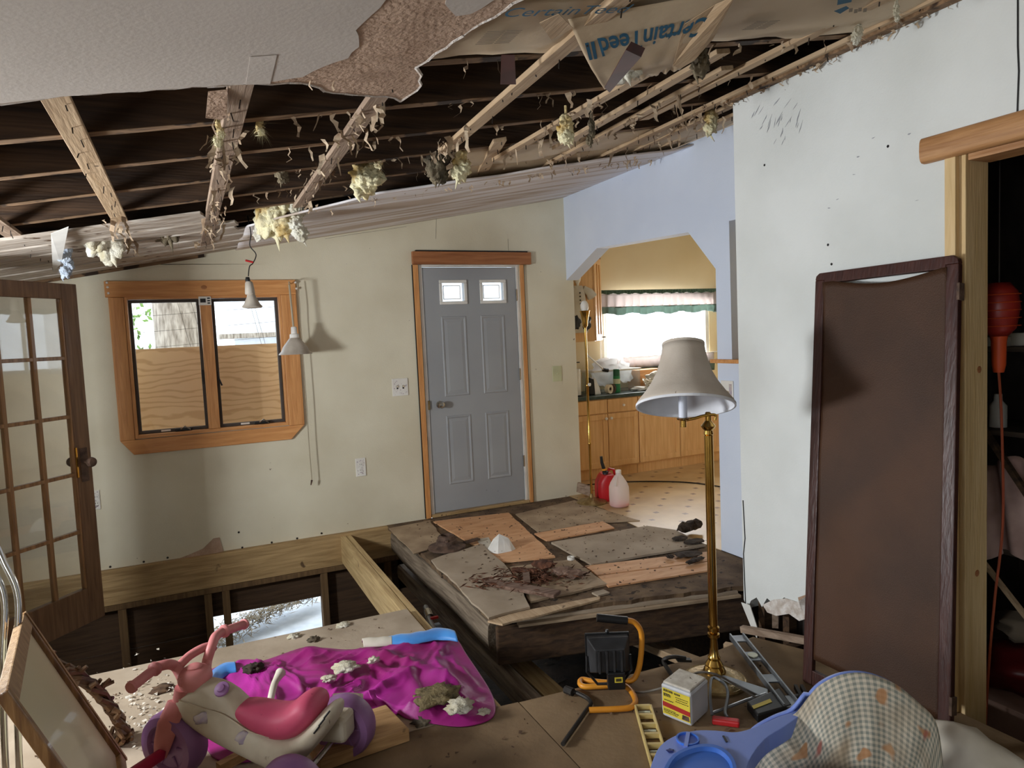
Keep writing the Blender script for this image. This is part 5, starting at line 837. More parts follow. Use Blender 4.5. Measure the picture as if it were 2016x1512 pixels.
# ------------------------------------------------------------------ brass swing arm floor lamp
L0 = V((1.883, 2.205, 0)); t = thing('floor_lamp', 'brass swing arm floor lamp with a grey bell shade', 'floor lamp', L0)
MB().lathe([(.132, 0), (.132, .008), (.125, .014), (.12, .012), (.10, .020), (.09, .018), (.06, .028), (.045, .040)], L0, 40).build('base', M['brass_d'], t, smooth=True)
MB().lathe([(.045, .036), (.047, .045), (.040, .06), (.034, .068), (.036, .075), (.030, .085), (.024, .095), (.026, .105), (.020, .115), (.016, .15), (.014, .185), (.024, .192), (.024, .205), (.016, .21), (.024, .216), (.024, .232), (.016, .24)], L0, 28).build('turned_stem', M['brass'], t, smooth=True)
MB().lathe([(.018, .24), (.018, 1.03)], L0, 18).build('pole', M['brass'], t, smooth=True); MB().lathe([(.0155, 1.03), (.020, 1.035), (.017, 1.05), (.026, 1.06), (.030, 1.068), (.020, 1.08), (.012, 1.09), (.012, 1.12), (.008, 1.125)], L0, 22).build('collar', M['brass'], t, smooth=True)
pe = L0 + V((.010, -.008, 1.10)); P1 = P(1345, 828, 1, 2.23); arm = spline([pe + V((.012, -.008, -.01)), pe + V((.012, -.008, .012)), pe + V((-.03, .006, .012)), P1.lerp(pe, .4) + V((0, 0, .005)), P1], 6)
MB().tube(arm, .006, 8).build('swing_arm', M['brass'], t, smooth=True); MB().lathe([(.012, -.026), (.012, .0), (.024, .004), (.026, .010), (.012, .013)], P1, 16).build('arm_hub', M['brass'], t, smooth=True)
MB().lathe([(.017, .013), (.017, .10)], P1, 16).build('candle_tube', M['candle'], t, smooth=True); MB().lathe([(.012, .10), (.022, .112), (.024, .12), (.018, .13), (.018, .15)], P1, 16).build('bulb_socket', M['brass'], t, smooth=True)
ax = V((.20, .26, .94)).normalized(); sc_ = P1 + V((.012, .0, .098))
sh = MB().shell([(.192, -.042), (.188, -.026), (.160, .010), (.130, .055), (.108, .10), (.096, .14), (.086, .185), (.082, .215)], sc_, 48, ax).build('shade', M['shade'], t, smooth='all', solid=.002)
MB().shell([(.1895, -.040), (.186, -.026), (.157, .010), (.127, .055), (.105, .10), (.093, .14), (.083, .185), (.080, .213)], sc_, 48, ax).build('shade_lining', M['shade_in'], sh, smooth='all'); MB().shell([(.188, -.046), (.195, -.046), (.195, -.036), (.188, -.036), (.188, -.046)], sc_, 48, ax).build('lower_trim', M['shade_in'], sh); MB().shell([(.080, .210), (.085, .210), (.085, .220), (.080, .220), (.080, .210)], sc_, 40, ax).build('upper_trim', M['shade'], sh)
for a in (.6, 2.7, 4.8): MB().tube([sc_ + ax * .20 + V((0, 0, 0)), sc_ + ax * .20 + V((math.cos(a) * .08, math.sin(a) * .08, 0)), sc_ + V((math.cos(a) * .10, math.sin(a) * .10, .06))], .002, 5).build('spider_wire', M['brass_d'], sh)
# ------------------------------------------------------------------ work light
wq = lambda px, py, z: P(px, py, 2, z)
t = thing('work_light', 'black halogen work light on a bent yellow tube stand', 'work light', P(1205, 1360, 2, 0))
pl0 = P(1200, 1345, 2, .012); wn_ = V((.42, .9, 0)).normalized()
W_ = lambda px, py, o=0.0: PP(px, py, pl0 + wn_ * o, wn_)
tube = [W_(1234, 1221, .0), W_(1250, 1226), W_(1262, 1244), W_(1263, 1275), W_(1258, 1315), W_(1246, 1338), W_(1222, 1345)]; tube = [V((p.x, p.y, max(p.z, .014))) for p in tube]
low = [wq(1200, 1344, .014), wq(1165, 1341, .014), wq(1146, 1338, .014), wq(1142, 1346, .014), wq(1152, 1352, .014), wq(1180, 1351, .014), wq(1222, 1349, .014), wq(1240, 1358, .014), wq(1251, 1378, .014), wq(1246, 1390, .014), wq(1228, 1395, .014), wq(1160, 1398, .014)]
MB().tube(spline(tube + low[:1] + low[1:], 5), .0115, 10).build('tube_stand', M['yellow'], t, smooth=True)
MB().tube([W_(1175, 1216), W_(1205, 1219), W_(1235, 1222)], .0165, 12).build('foam_grip', M['black'], t, smooth=True)
c = W_(1198, 1290, -.02); sx_ = V((wn_.y, -wn_.x, 0)); hd = lambda u, v, w: c + sx_ * u + V((0, 0, v)) + wn_ * w
MB().loft([[hd(-.085, -.07, .03), hd(.085, -.07, .03), hd(.085, .075, .03), hd(-.085, .075, .03)], [hd(-.085, -.07, -.0), hd(.085, -.07, .0), hd(.085, .075, .0), hd(-.085, .075, .0)], [hd(-.06, -.045, -.055), hd(.06, -.045, -.055), hd(.06, .05, -.055), hd(-.06, .05, -.055)]]).build('lamp_housing', M['blackm'], t, bevel=.004)
for k in range(4): MB().obox(hd(-.045 + k * .03, .0, -.058), sx_ * .004, V((0, 0, .045)), wn_ * .008).build('cooling_fin', M['blackm'], t)
MB().obox(hd(0, .002, .034), sx_ * .092, V((0, 0, .08)), wn_ * .006).build('front_rim', M['black'], t, bevel=.003)
jb = MB().obox(hd(.02, -.075, -.055), sx_ * .035, V((0, 0, .035)), wn_ * .02).build('junction_box', M['black'], t, bevel=.004); MB().obox(hd(.028, -.068, -.0755), sx_ * .016, V((0, 0, .011)), wn_ * .0004).build('warning_label', M['label_y'], jb); MB().obox(hd(.028, -.068, -.0762), sx_ * .011, V((0, 0, .006)), wn_ * .0003).build('label_print', M['label_k'], jb)
MB().tube([hd(-.088, 0, .0), hd(-.092, -.06, -.01), hd(-.05, -.115, -.01), hd(.05, -.115, -.01), hd(.092, -.06, -.01), hd(.088, 0, 0)], .006, 6).build('yoke', M['black'], t); MB().lathe([(.006, 0), (.009, .01), (.006, .018)], hd(.0, .082, .02), 8).build('screw', M['black'], t)
cd_ = spline([wq(1215, 1340, .03), wq(1250, 1362, .01), wq(1290, 1358, .02), wq(1340, 1340, .10), wq(1375, 1324, .13), wq(1410, 1328, .12), wq(1450, 1350, .06), wq(1500, 1380, .02), wq(1530, 1395, .008)], 8); MB().tube(cd_, .0045, 6).build('power_cord', M['cord'], t, smooth=True)
# ------------------------------------------------------------------ tools and tub on the floor
p = [wq(1120, 1360, .012), wq(1140, 1366, .012), wq(1163, 1382, .012), wq(1150, 1405, .012), wq(1108, 1465, .012)]; t = thing('lug_wrench', 'black bent lug wrench lying by the work light', 'wrench', p[3]); MB().tube(spline(p, 5), .0085, 8).build('shaft', M['iron'], t, smooth=True); MB().tube([wq(1113, 1357, .016), wq(1128, 1363, .016)], .016, 10).build('socket_end', M['iron'], t)
p = [wq(1330, 1340, .012), wq(1315, 1318, .012), wq(1306, 1302, .02), wq(1312, 1296, .035), wq(1328, 1293, .04), wq(1350, 1296, .03)]; t = thing('pry_bar', 'dark steel pry bar with a hooked claw behind the plastic tub', 'pry bar', p[0]); MB().tube(spline(p, 6), .009, 6).build('bar', M['iron'], t); MB().obox(wq(1346, 1299, .024), (.03, -.01, -.004), (.004, .012, 0), (0, 0, .005)).build('claw', M['iron'], t)
# plastic tub with label
TA, TB_, TC = P(1303, 1410, 2, 0), P(1362, 1434, 2, 0), P(1396, 1402, 2, 0); TD = TA + TC - TB_; t = thing('plastic_tub', 'square frosted tub with a yellow and red label', 'tub', (TA + TC) / 2); hh = .135
def sq(z, k): c = (TA + TC) / 2; return [c + (q - c) * k + V((0, 0, z)) for q in (TA, TB_, TC, TD)]
MB().loft([sq(.001, .92), sq(.008, .97), sq(.03, 1.0), sq(hh - .02, 1.0), sq(hh - .012, 1.01), sq(hh - .004, .98)]).build('tub', M['frost'], t, bevel=.012); MB().loft([sq(hh - .004, .93), sq(hh + .004, .90)]).build('lid', M['powder'], t, bevel=.008)
fd = (TB_ - TA); fnrm = V((fd.y, -fd.x, 0)).normalized(); lab = lambda u, z: TA + fd * u + fnrm * .0016 + V((0, 0, z))
lb = MB().prism([lab(.06, .018), lab(.97, .018), lab(.97, .118), lab(.06, .118)], fnrm * .001).build('label', M['label_y'], t); MB().prism([lab(.061, .048) + fnrm * .0011, lab(.969, .042) + fnrm * .0011, lab(.969, .060) + fnrm * .0011, lab(.061, .066) + fnrm * .0011], fnrm * .0005).build('red_band', M['label_r'], lb)
lr = MB(); rr = random.Random(2)
for z, a, e, h_ in ((.106, .10, .42, .009), (.106, .46, .66, .007), (.096, .10, .30, .004), (.088, .10, .34, .010), (.096, .50, .92, .003), (.088, .52, .9, .003), (.080, .50, .92, .003), (.072, .12, .42, .004), (.036, .10, .5, .003), (.030, .10, .6, .004), (.024, .12, .55, .003)):
    u = a
    while u < e: w = rr.uniform(.02, .05); lr.prism([lab(u, z) + fnrm * .0013, lab(min(u + w, e), z) + fnrm * .0013, lab(min(u + w, e), z + h_) + fnrm * .0013, lab(u, z + h_) + fnrm * .0013], fnrm * .0003); u += w + .014
lr.build('label_print', M['label_k'], lb, kind='stuff', label='rows of tiny dark print')
MB().prism([lab(.70, .022) + fnrm * .0011, lab(.95, .022) + fnrm * .0011, lab(.93, .040) + fnrm * .0011, lab(.72, .040) + fnrm * .0011], fnrm * .0006).build('emblem', M['rust'], lb)
# cream torpedo level
a, b_ = wq(1266, 1392, .012), wq(1302, 1512, .012); t = thing('torpedo_level', 'cream yellow torpedo level with open windows on the floor', 'level', (a + b_) / 2); d = (b_ - a).normalized(); s_ = V((-d.y, d.x, 0)); Ln = (b_ - a).length
for k in (-1, 1): MB().obox((a + b_) / 2 + s_ * k * .030, d * Ln / 2, s_ * .004, V((0, 0, .011))).build('side_rail', M['yellowp'], t, bevel=.002)
for k in range(7): MB().obox(a + d * (Ln * k / 6), s_ * .027, d * .006, V((0, 0, .009))).build('web', M['yellowp'], t)
for k in (0, 2, 4): MB().tube([a + d * Ln * (k + .5) / 6 - s_ * .022 - V((0, 0, .004)), a + d * Ln * (k + .5) / 6 + s_ * .022 - V((0, 0, .004))], .006, 10).build('vial', M['vial'], t, smooth=True)
# long aluminium level
a, b_ = wq(1450, 1252, .03), wq(1560, 1392, .03); t = thing('aluminium_level', 'long aluminium box level with slotted hand holes', 'level', (a + b_) / 2); d = (b_ - a).normalized(); s_ = V((-d.y, d.x, 0)); Ln = (b_ - a).length; dz = V((0, 0, 1))
for k in (-1, 1): MB().obox((a + b_) / 2 + s_ * k * .030, d * Ln / 2, s_ * .0035, dz * .014).build('rail', M['alum'], t, bevel=.001)
for u0, u1 in ((0, .10), (.27, .40), (.60, .70), (.88, 1.0)): MB().obox(a + d * Ln * (u0 + u1) / 2, d * Ln * (u1 - u0) / 2, s_ * .0265, dz * .003).build('web', M['alum'], t)
MB().lathe([(.022, 0), (.022, .005)], a + d * Ln * .335 + dz * .004, 20).build('vial', M['vial'], t)
# hacksaw, red handle, tool case and scraps at the lamp foot
t = thing('hacksaw', 'grey framed hacksaw with a red handle at the lamp base', 'hacksaw', wq(1430, 1390, 0)); MB().tube(spline([wq(1402, 1408, .01), wq(1398, 1370, .05), wq(1402, 1335, .07), wq(1425, 1345, .06), wq(1433, 1366, .05), wq(1428, 1400, .02), wq(1432, 1412, .01)], 5), .006, 6).build('frame', M['alum'], t); MB().tube([wq(1402, 1404, .01), wq(1470, 1378, .02), wq(1508, 1366, .03)], .006, 6).build('back', M['alum'], t)
MB().bar(wq(1402, 1417, .012), wq(1456, 1424, .012), .034, .022).build('handle', M['red'], t, bevel=.006)
tag(MB().prism([wq(1400, 1328, .035), wq(1413, 1330, .035), wq(1512, 1362, .02), wq(1512, 1376, .02), wq(1494, 1374, .02)], (0, 0, .012)).build('speed_square', M['alum'], None, bevel=.002), 'grey triangular square leaning at the lamp base', 'square'); 
t = thing('tool_case', 'black tool case with a yellow stripe beside the baby seat', 'case', wq(1510, 1400, 0)); MB().prism([wq(1470, 1398, 0), wq(1492, 1425, 0), wq(1560, 1405, 0), wq(1535, 1370, 0)], (0, 0, .035)).build('body', M['black'], t, bevel=.006); MB().prism([wq(1480, 1390, .036), wq(1484, 1396, .036), wq(1520, 1382, .036), wq(1516, 1376, .036)], (0, 0, .001)).build('stripe', M['label_y'], t)
t = thing('clamp_bar', 'two parallel dark metal bars beside the screen panel foot', 'clamp', wq(1585, 1370, 0)); 
for k in (0, 12): MB().bar(wq(1566 + k, 1352, .02), wq(1590 + k, 1398, .02), .012, .02).build('bar', M['iron'], t)
MB().tube([wq(1540, 1375, .02), wq(1600, 1366, .02)], .008, 8).build('screw_rod', M['alum'], t)
# blue pvc pipe with valve in the gap
t = thing('pipe_valve', 'grey water pipe with a red handled valve in the floor gap', 'pipe', (1.15, 3.6, -.2)); MB().tube([P(838, 1195, 2, -.14), P(846, 1222, 2, -.14), P(856, 1243, 2, -.12)], .016, 10).build('pipe', M['alum'], t, smooth=True); MB().tube([P(842, 1204, 2, -.14), P(847, 1216, 2, -.14)], .024, 10).build('fitting', M['steel'], t); MB().obox(P(855, 1216, 2, -.12), (.022, 0, 0), (0, .008, 0), (0, 0, .006)).build('handle', M['red'], t)
# ------------------------------------------------------------------ quilt on the plywood
out = [P(x, y, 2, .03) for x, y in ((405, 1352), (402, 1318), (440, 1298), (470, 1300), (520, 1290), (600, 1264), (640, 1266), (700, 1268), (790, 1250), (880, 1238), (900, 1250), (918, 1278), (940, 1310), (962, 1344), (974, 1372), (972, 1396), (950, 1410), (905, 1418), (850, 1412), (800, 1402), (785, 1392), (768, 1404), (755, 1398), (700, 1408), (640, 1425), (560, 1470), (470, 1488), (420, 1478), (400, 1440), (415, 1400))]
sm = spline(out + out[:1], 7)[:-1]; cq = sum(sm, V((0, 0, 0))) / len(sm); NR = 84
def fold(x, y, e):
    q = V((x, y, 0)); h = .020 + .030 * abs(noise.noise(q * 3.1 + V((3, 1, 0)))) + .022 * abs(noise.noise(q * 6.5)) + .006 * noise.noise(q * 13); wq_ = q + V((noise.noise(q * 4 + V((5, 0, 0))), noise.noise(q * 4 + V((0, 9, 0))), 0)) * .10; h += .030 * (1 - abs(noise.noise(V((wq_.x * 5.5 + wq_.y * 2, wq_.y * 5 - wq_.x * 3, 2))))) ** 6 + .016 * (1 - abs(noise.noise(V((wq_.x * 9 - wq_.y * 5, wq_.y * 9, 7))))) ** 7
    for (p0, p1, w, k) in FOLDS:
        d = p1 - p0; tt = max(0, min(1, (q - p0).dot(d) / d.length_squared)); r = (q - p0 - d * tt).length + .015 * noise.noise(q * 8); h += .6 * k * math.exp(-(r / (w * 1.15)) ** 2)
    return h * .68 * min(1, e * 7) + .004
fp = lambda x, y: V((P(x, y, 2, .03).x, P(x, y, 2, .03).y, 0))
FOLDS = [(fp(690, 1275), fp(800, 1310), .030, .05), (fp(800, 1310), fp(900, 1350), .030, .045), (fp(560, 1290), fp(690, 1275), .035, .04), (fp(720, 1310), fp(800, 1330), .02, .035), (fp(800, 1335), fp(835, 1385), .025, .04), (fp(640, 1350), fp(700, 1400), .025, .035), (fp(540, 1340), fp(640, 1345), .03, .03), (fp(860, 1340), fp(935, 1370), .03, .035), (fp(725, 1370), fp(780, 1345), .02, .04)]
bl = MB(); n = len(sm)
for k in range(NR + 1):
    e = 1 - (k / NR)                                     # 0 at the rim, 1 in the middle
    for p in sm: q = p.lerp(cq, 1 - (1 - e)); q = p * (1 - e) + cq * e; ed = (q - p).length; bl.v.append(V((q.x, q.y, fold(q.x, q.y, ed + .0))))
for k in range(NR):
    for j in range(n): bl.f.append((k * n + j, k * n + (j + 1) % n, (k + 1) * n + (j + 1) % n, (k + 1) * n + j))
t = thing('quilt', 'crumpled magenta satin quilt with a blue corner spread on the plywood', 'blanket', (cq.x, cq.y, .0))
bl.build('quilted_cloth', M['blanket'], t, smooth='all', solid=.004, sub=0)
def edge_strip(pts, w, mat, lab, up=.012):
    l = [P(x, y, 2, .045) for x, y in pts]; r = [P(x2, y2, 2, .045) for x2, y2 in w]; b = MB(); k = len(l)
    l, r = spline(l, 6), spline(r, 6); N_ = len(l); b.grid(N_ - 1, 6, lambda u, v: (lambda q: V((q.x, q.y, .040 + .028 * math.sin(math.pi * v) + .006 * noise.noise(q * 20))))(l[round(u * (N_ - 1))].lerp(r[round(u * (N_ - 1))], v))); b.build('hem', mat, t, smooth='all', solid=.004, label=lab)
edge_strip(((770, 1255), (820, 1246), (868, 1238), (892, 1244)), ((762, 1268), (815, 1266), (862, 1258), (902, 1262)), M['blue'], 'bright blue satin corner'); edge_strip(((712, 1262), (735, 1259), (758, 1256), (772, 1254)), ((716, 1272), (738, 1272), (758, 1270), (772, 1268)), M['cloth_w'], 'cream hem'); edge_strip(((408, 1340), (415, 1322), (438, 1308), (462, 1306)), ((424, 1350), (432, 1338), (448, 1326), (466, 1322)), M['blue'], 'blue inner corner')
# glass wool lumps lying on the quilt and floor
def lump(px, py, z, w, h, seed, mat, lab, g='wool lumps fallen on quilt and floor'):
    c = P(px, py, 2, z); b = MB(); b.add(*blob(c + V((0, 0, h * .4)), (w, w * .75, h), seed, .7, 2.8, 3)); tag(b.build('wool_lump', mat, None, smooth='all', base=True), lab, 'insulation', g)
lump(680, 1316, .07, .055, .016, 1, M['wool_w'], 'largest pale wool lump in the quilt middle'); lump(648, 1338, .06, .028, .012, 2, M['wool_w'], 'small speckled wool lump below the largest one'); lump(735, 1302, .08, .025, .012, 3, M['wool_w'], 'little cream wool lump up the quilt fold'); lump(860, 1372, .05, .09, .02, 4, mk('olive wool', rgb(150, 134, 96), rgb(96, 84, 60), rough=.95, scale=18, bump=1, bscale=80), 'long olive wool mat near the quilt edge'); lump(905, 1395, .05, .05, .02, 5, M['wool_w'], 'ragged wool clump at the quilt corner')
lump(500, 1318, .05, .045, .018, 6, M['bark'], 'dark scorched clump at the quilt end'); lump(578, 1255, .0, .030, .012, 7, M['wool_w'], 'cream wool scrap on the bare plywood'); lump(618, 1262, .0, .028, .016, 8, M['wool_d'], 'dark grey wool scrap beside the cream one'); lump(675, 1232, .0, .035, .012, 9, M['wool_w'], 'pale wool scrap near the joist end'); lump(320, 1358, .0, .045, .012, 10, M['debris'], 'little nest of brown fibres under the pink handlebar'); lump(840, 1418, .0, .05, .012, 11, M['wool_d'], 'grey leaf litter in front of the quilt'); lump(950, 1410, .0, .03, .018, 12, M['wool_w'], 'wool bits at the quilt rim')
t = MB().grid(8, 5, lambda u, v: P(655 + 60 * u, 1366 + 14 * v - 10 * u * (1 - u), 2, .075 + .01 * math.sin(u * 9) * v)).build('dry_leaf', M['ink_g'], None, solid=.001); tag(t, 'grey curled leaf on the quilt behind the purple wheel', 'leaf')
# axe handle
t = MB().tube(spline([P(528, 1402, 2, .06), P(534, 1372, 2, .08), P(541, 1345, 2, .10), P(554, 1322, 2, .12)], 5), [.014] * 12 + [.016, .018, .021, .020], 10).build('wooden_club', M['cloth_w'], None, smooth=True); tag(t, 'pale wooden tool handle standing up from the quilt', 'handle')
# lumber offcut under the tricycle
q = [P(630, 1500, 2, .04), P(806, 1440, 2, .04), P(760, 1392, 2, .04)]; q.append(q[0] + q[2] - q[1]); tag(MB().prism([(p.x, p.y, .003) for p in q], (0, 0, .048)).build('lumber_offcut', M['lumber'], None, bevel=.003, base=True), 'thick lumber offcut lying behind the purple wheel', 'lumber')
q = [P(430, 1512, 2, .04), P(500, 1474, 2, .04)]; tag(MB().bar(q[0], q[1], .03, .03).build('lumber_stick', M['lumber'], None, base=True), 'narrow stick lying under the tricycle', 'lumber')

# ------------------------------------------------------------------ tricycle
Rm, Cf = V((.302, 2.300, .108)), V((-.115, 2.621, .108)); ta = (Cf - Rm); ta.z = 0; ta.normalize(); tbv = V((-ta.y, ta.x, 0))
if tbv.y < 0: tbv = -tbv
T = thing('tricycle', 'pink and ivory toddler tricycle with purple wheels', 'tricycle', ((Rm + Cf) / 2).xy.to_3d()); tp = lambda px, py, o=0.0: PP(px, py, Rm + tbv * o, tbv)
def wheel(c, axis, r, w, name, parent=T):
    o = MB().lathe([(r * .35, -w * .30), (r * .62, -w * .34), (r * .70, -w * .5), (r * .93, -w * .5), (r, -w * .25), (r, w * .25), (r * .93, w * .5), (r * .70, w * .5), (r * .62, w * .34), (r * .35, w * .30)], c, 36, axis).build(name, M['t_whl'], parent, smooth=True)
    for s in (-1, 1):
        for k in range(6): a = k * 1.047; ax_ = V(axis).normalized(); u = ax_.cross(V((0, 0, 1))).normalized(); w_ = ax_.cross(u); d = u * math.cos(a) + w_ * math.sin(a); MB().obox(V(c) + d * r * .48 + ax_ * s * w * .33, d * r * .16, ax_.cross(d) * r * .045, ax_ * w * .05).build('spoke_rib', M['t_whl'], o, bevel=.003)
    return o
wheel(Rm + tbv * .185, tbv, .108, .075, 'rear_wheel'); wheel(Rm - tbv * .185, tbv, .108, .075, 'rear_wheel')
hb_dir = V((.722, .692, 0)).normalized(); wheel(Cf + V((-.022, .0, .008)), hb_dir, .116, .085, 'front_wheel')
MB().tube([Rm - tbv * .19, Rm + tbv * .14], .010, 10).build('axle', M['steel'], T)
def side_loft(pairs, wid, p=2.6, o=0.0, n=18):
    secs = []
    for (a, b), w in zip(pairs, wid): A, B_ = tp(*a, o), tp(*b, o); secs.append(ell((A + B_) / 2, (A - B_) / 2, tbv * w, n, p))
    return MB().loft(secs)
bd = side_loft((((358, 1345), (350, 1372)), ((372, 1338), (352, 1392)), ((411, 1334), (374, 1420)), ((447, 1344), (412, 1445)), ((480, 1373), (452, 1467)), ((502, 1412), (504, 1484)), ((555, 1436), (542, 1500)), ((602, 1432), (590, 1503)), ((636, 1396), (622, 1472)), ((655, 1384), (652, 1436)), ((664, 1392), (664, 1415))), (.03, .045, .055, .06, .062, .07, .085, .10, .10, .09, .06))
bd = bd.build('body', M['t_body'], T, smooth='all', sub=1)
side_loft((((464, 1385), (468, 1398)), ((478, 1378), (484, 1412)), ((505, 1380), (508, 1428)), ((540, 1388), (546, 1446)), ((568, 1391), (575, 1446)), ((585, 1375), (600, 1440)), ((602, 1360), (622, 1424)), ((622, 1364), (634, 1406)), ((634, 1382), (636, 1394))), (.03, .055, .066, .072, .078, .085, .085, .075, .05), 2.4).build('seat', M['t_seat'], T, smooth='all', sub=1)
MB().obox(Rm + tbv * .105 + V((0, 0, .050)) - ta * .01, ta * .050, tbv * .045, V((0, 0, .045))).build('rear_fender', M['t_body'], T, bevel=.016)
# raised seam, badge, decals, rear vent
MB().tube(spline([tp(*q, -.064) for q in ((352, 1378), (395, 1394), (440, 1408), (490, 1440), (530, 1452))], 5), .0025, 6).build('seam', M['t_body'], bd); MB().lathe([(.026, 0), (.024, .006), (.014, .008), (.012, .014), (.004, .016)], tp(437, 1357, -.035), 18, (tp(437, 1357) - tp(437, 1380)).normalized() * .7 - tbv * .6).build('horn_badge', M['t_whl'], bd, smooth=True)
for (x, y, r) in ((398, 1414, .026), (480, 1452, .030)): c = tp(x, y, -.066); b = MB(); b.add(*blob(c, (r, .004, r * .8), x, .5, 3, 2)); b.build('decal', M['decal'], bd, smooth='all')
for k, (x, y) in enumerate(((624, 1440), (634, 1425), (644, 1410))): MB().tube([tp(x - 6, y + 4, -.095), tp(x + 5, y - 10, -.095)], .003, 6).build('vent_slot', M['black'], bd)
# fork, handlebars, pedals
fk = [tp(364, 1372), tp(355, 1408), tp(347, 1440), tp(340, 1474)]
for s in (-1, 1): MB().loft([ell(p + hb_dir * s * (.030 + .022 * min(1, k)) + V((0, 0, 0)), hb_dir * .013, (ta * w), 12) for k, (p, w) in enumerate(zip(fk, (.040, .042, .038, .024)))]).build('fork_blade', M['t_pink'], T, smooth=True)
MB().loft([ell(tp(x, y), ta * w, tbv * w, 16) for (x, y), w in (((362, 1392), .038), ((369, 1366), .046), ((376, 1348), .052))]).build('steering_neck', M['t_pink'], T, smooth=True)
hub = tp(384, 1330); hb = MB().loft([ell(hub + V((0, 0, z)), ta * w, tbv * w, 18) for z, w in ((-.035, .050), (-.01, .056), (.012, .054), (.024, .044), (.030, .030))]).build('handlebar_hub', M['t_pink'], T, smooth=True); MB().lathe([(.026, 0), (.026, .006), (.018, .011), (.004, .012)], hub + V((.0, 0, .028)), 18).build('cap', M['t_pink'], hb, smooth=True)
GL, GR = P(256, 1355, 2, .40), P(483, 1228, 2, .40); q0, q1 = P(310, 1313, 2, .41), P(437, 1244, 2, .42)
lp = [hub + V((0, 0, .0)) - hb_dir * .05, P(357, 1331, 2, .36), P(345, 1312, 2, .39), P(330, 1308, 2, .41), q0]; rp = [hub + hb_dir * .05, P(408, 1300, 2, .37), P(416, 1275, 2, .41), P(424, 1254, 2, .42), q1]
MB().tube(spline(lp, 5), .017, 12).build('handlebar_arm', M['t_pink'], hb, smooth=True); MB().tube(spline(rp, 5), .017, 12).build('handlebar_arm', M['t_pink'], hb, smooth=True)
MB().tube(spline([P(352, 1312, 2, .385), P(372, 1292, 2, .40), P(395, 1278, 2, .41), P(412, 1273, 2, .41), P(420, 1280, 2, .40)], 5), .015, 12).build('loop_bar', M['t_pink'], hb, smooth=True)
for a, e in ((q0, GL), (q1, GR)): MB().tube([a, a.lerp(e, .06), a.lerp(e, .14), a.lerp(e, .2), a.lerp(e, .9), a.lerp(e, .92), e], [.018, .024, .024, .0165, .0165, .021, .019], 14).build('grip', M['t_pink'], hb, smooth=True)
pc = Cf + V((-.022, 0, .008)); MB().tube([pc - hb_dir * .05, pc - hb_dir * .06 + V((0, 0, -.01)), pc - hb_dir * .16 + V((-.01, 0, -.012))], [.012, .020, .020], 12).build('pedal', M['t_red'], T, smooth=True); MB().tube([pc + hb_dir * .05, pc + hb_dir * .15], [.014, .020], 12).build('pedal', M['t_red'], T, smooth=True)

# ------------------------------------------------------------------ framed picture, wreath and chrome leg at the edge
A = V((-.556, 2.7, .635)); B_ = V((-.308, 2.7, .058)); ab = (B_ - A).normalized(); C = PP(2, 1366, A, ab); ac = (C - A).normalized(); pn = ab.cross(ac).normalized()
if pn.dot(EYE - A) < 0: pn = -pn
W1, W2 = (B_ - A).length, (C - A).length; t = thing('framed_picture', 'brown framed pale picture leaning at the edge of the plywood', 'picture', (B_.x, B_.y, .02)); fw = .035
def pbar(name, u0, u1, v0, v1, mat): o = MB().obox(A + ab * (u0 + u1) / 2 + ac * (v0 + v1) / 2, ab * (u1 - u0) / 2, ac * (v1 - v0) / 2, pn * .014).build(name, mat, t, bevel=.004); return o
pbar('frame_rail', 0, W1, 0, fw, M['gilt']); pbar('frame_rail', 0, W1, W2 - fw, W2, M['gilt']); pbar('frame_stile', 0, .05, fw, W2 - fw, M['gilt2']); pbar('frame_stile', W1 - .04, W1, fw, W2 - fw, M['gilt2'])
for k in (.3, .6): MB().bar(A + ac * fw * k + pn * .015, A + ac * fw * k + ab * W1 + pn * .015, .006, .006).build('moulding_bead', M['gilt2'], t)
MB().obox(A + ab * W1 / 2 + ac * W2 / 2 - pn * .004, ab * (W1 / 2 - .045), ac * (W2 / 2 - fw), pn * .003).build('picture_sheet', M['picture'], t)
t = thing('twig_wreath', 'glossy brown twisted twig wreath behind the framed picture', 'wreath', (-.42, 2.95, .0)); wc = P(140, 1400, 1, 2.95); rr = random.Random(6)
for k in range(9):
    pts = []; ph = rr.uniform(0, 6.28)
    for j in range(29): a = j / 28 * 2 * math.pi; r = .19 + .025 * math.sin(a * 7 + ph) ; pts.append(wc + V((math.cos(a) * r * .62, .03 * math.cos(a * 7 + ph), math.sin(a) * r * 1.15 - .02)))
    pts = [V((p.x + (wc.z - p.z) * .45, p.y, max(p.z, .01))) for p in pts]; MB().tube(pts, .010, 6).build('twig', M['twig'], t, smooth=True)
for k in range(64): a = rr.uniform(0, 6.28); r = .19 + rr.uniform(-.03, .03); p = wc + V((math.cos(a) * r * .62, rr.uniform(-.04, .04), math.sin(a) * r * 1.15 - .02)); p = V((p.x + (wc.z - p.z) * .45, p.y, max(p.z, .015))); MB().tube([p, p + V((rr.uniform(.0, .04), rr.uniform(-.03, .03), rr.uniform(-.02, .04)))], [.012, .007], 6).build('curl', M['twig'], t, smooth=True)
t = thing('chrome_chair', 'curved chrome chair legs at the edge of the picture frame', 'chair', (-.66, 2.4, 0)); 
for dx in (0, .035): MB().tube(spline([(-.63 + dx, 2.62, .93), (-.60 + dx, 2.60, .84), (-.568 + dx, 2.58, .72), (-.585 + dx, 2.55, .5), (-.60 + dx, 2.5, .012)], 6), .010, 10).build('leg', M['chrome'], t, smooth=True)
MB().bar((-.68, 2.6, .94), (-.60, 2.6, .92), .03, .03).build('back_rail', M['black'], t)

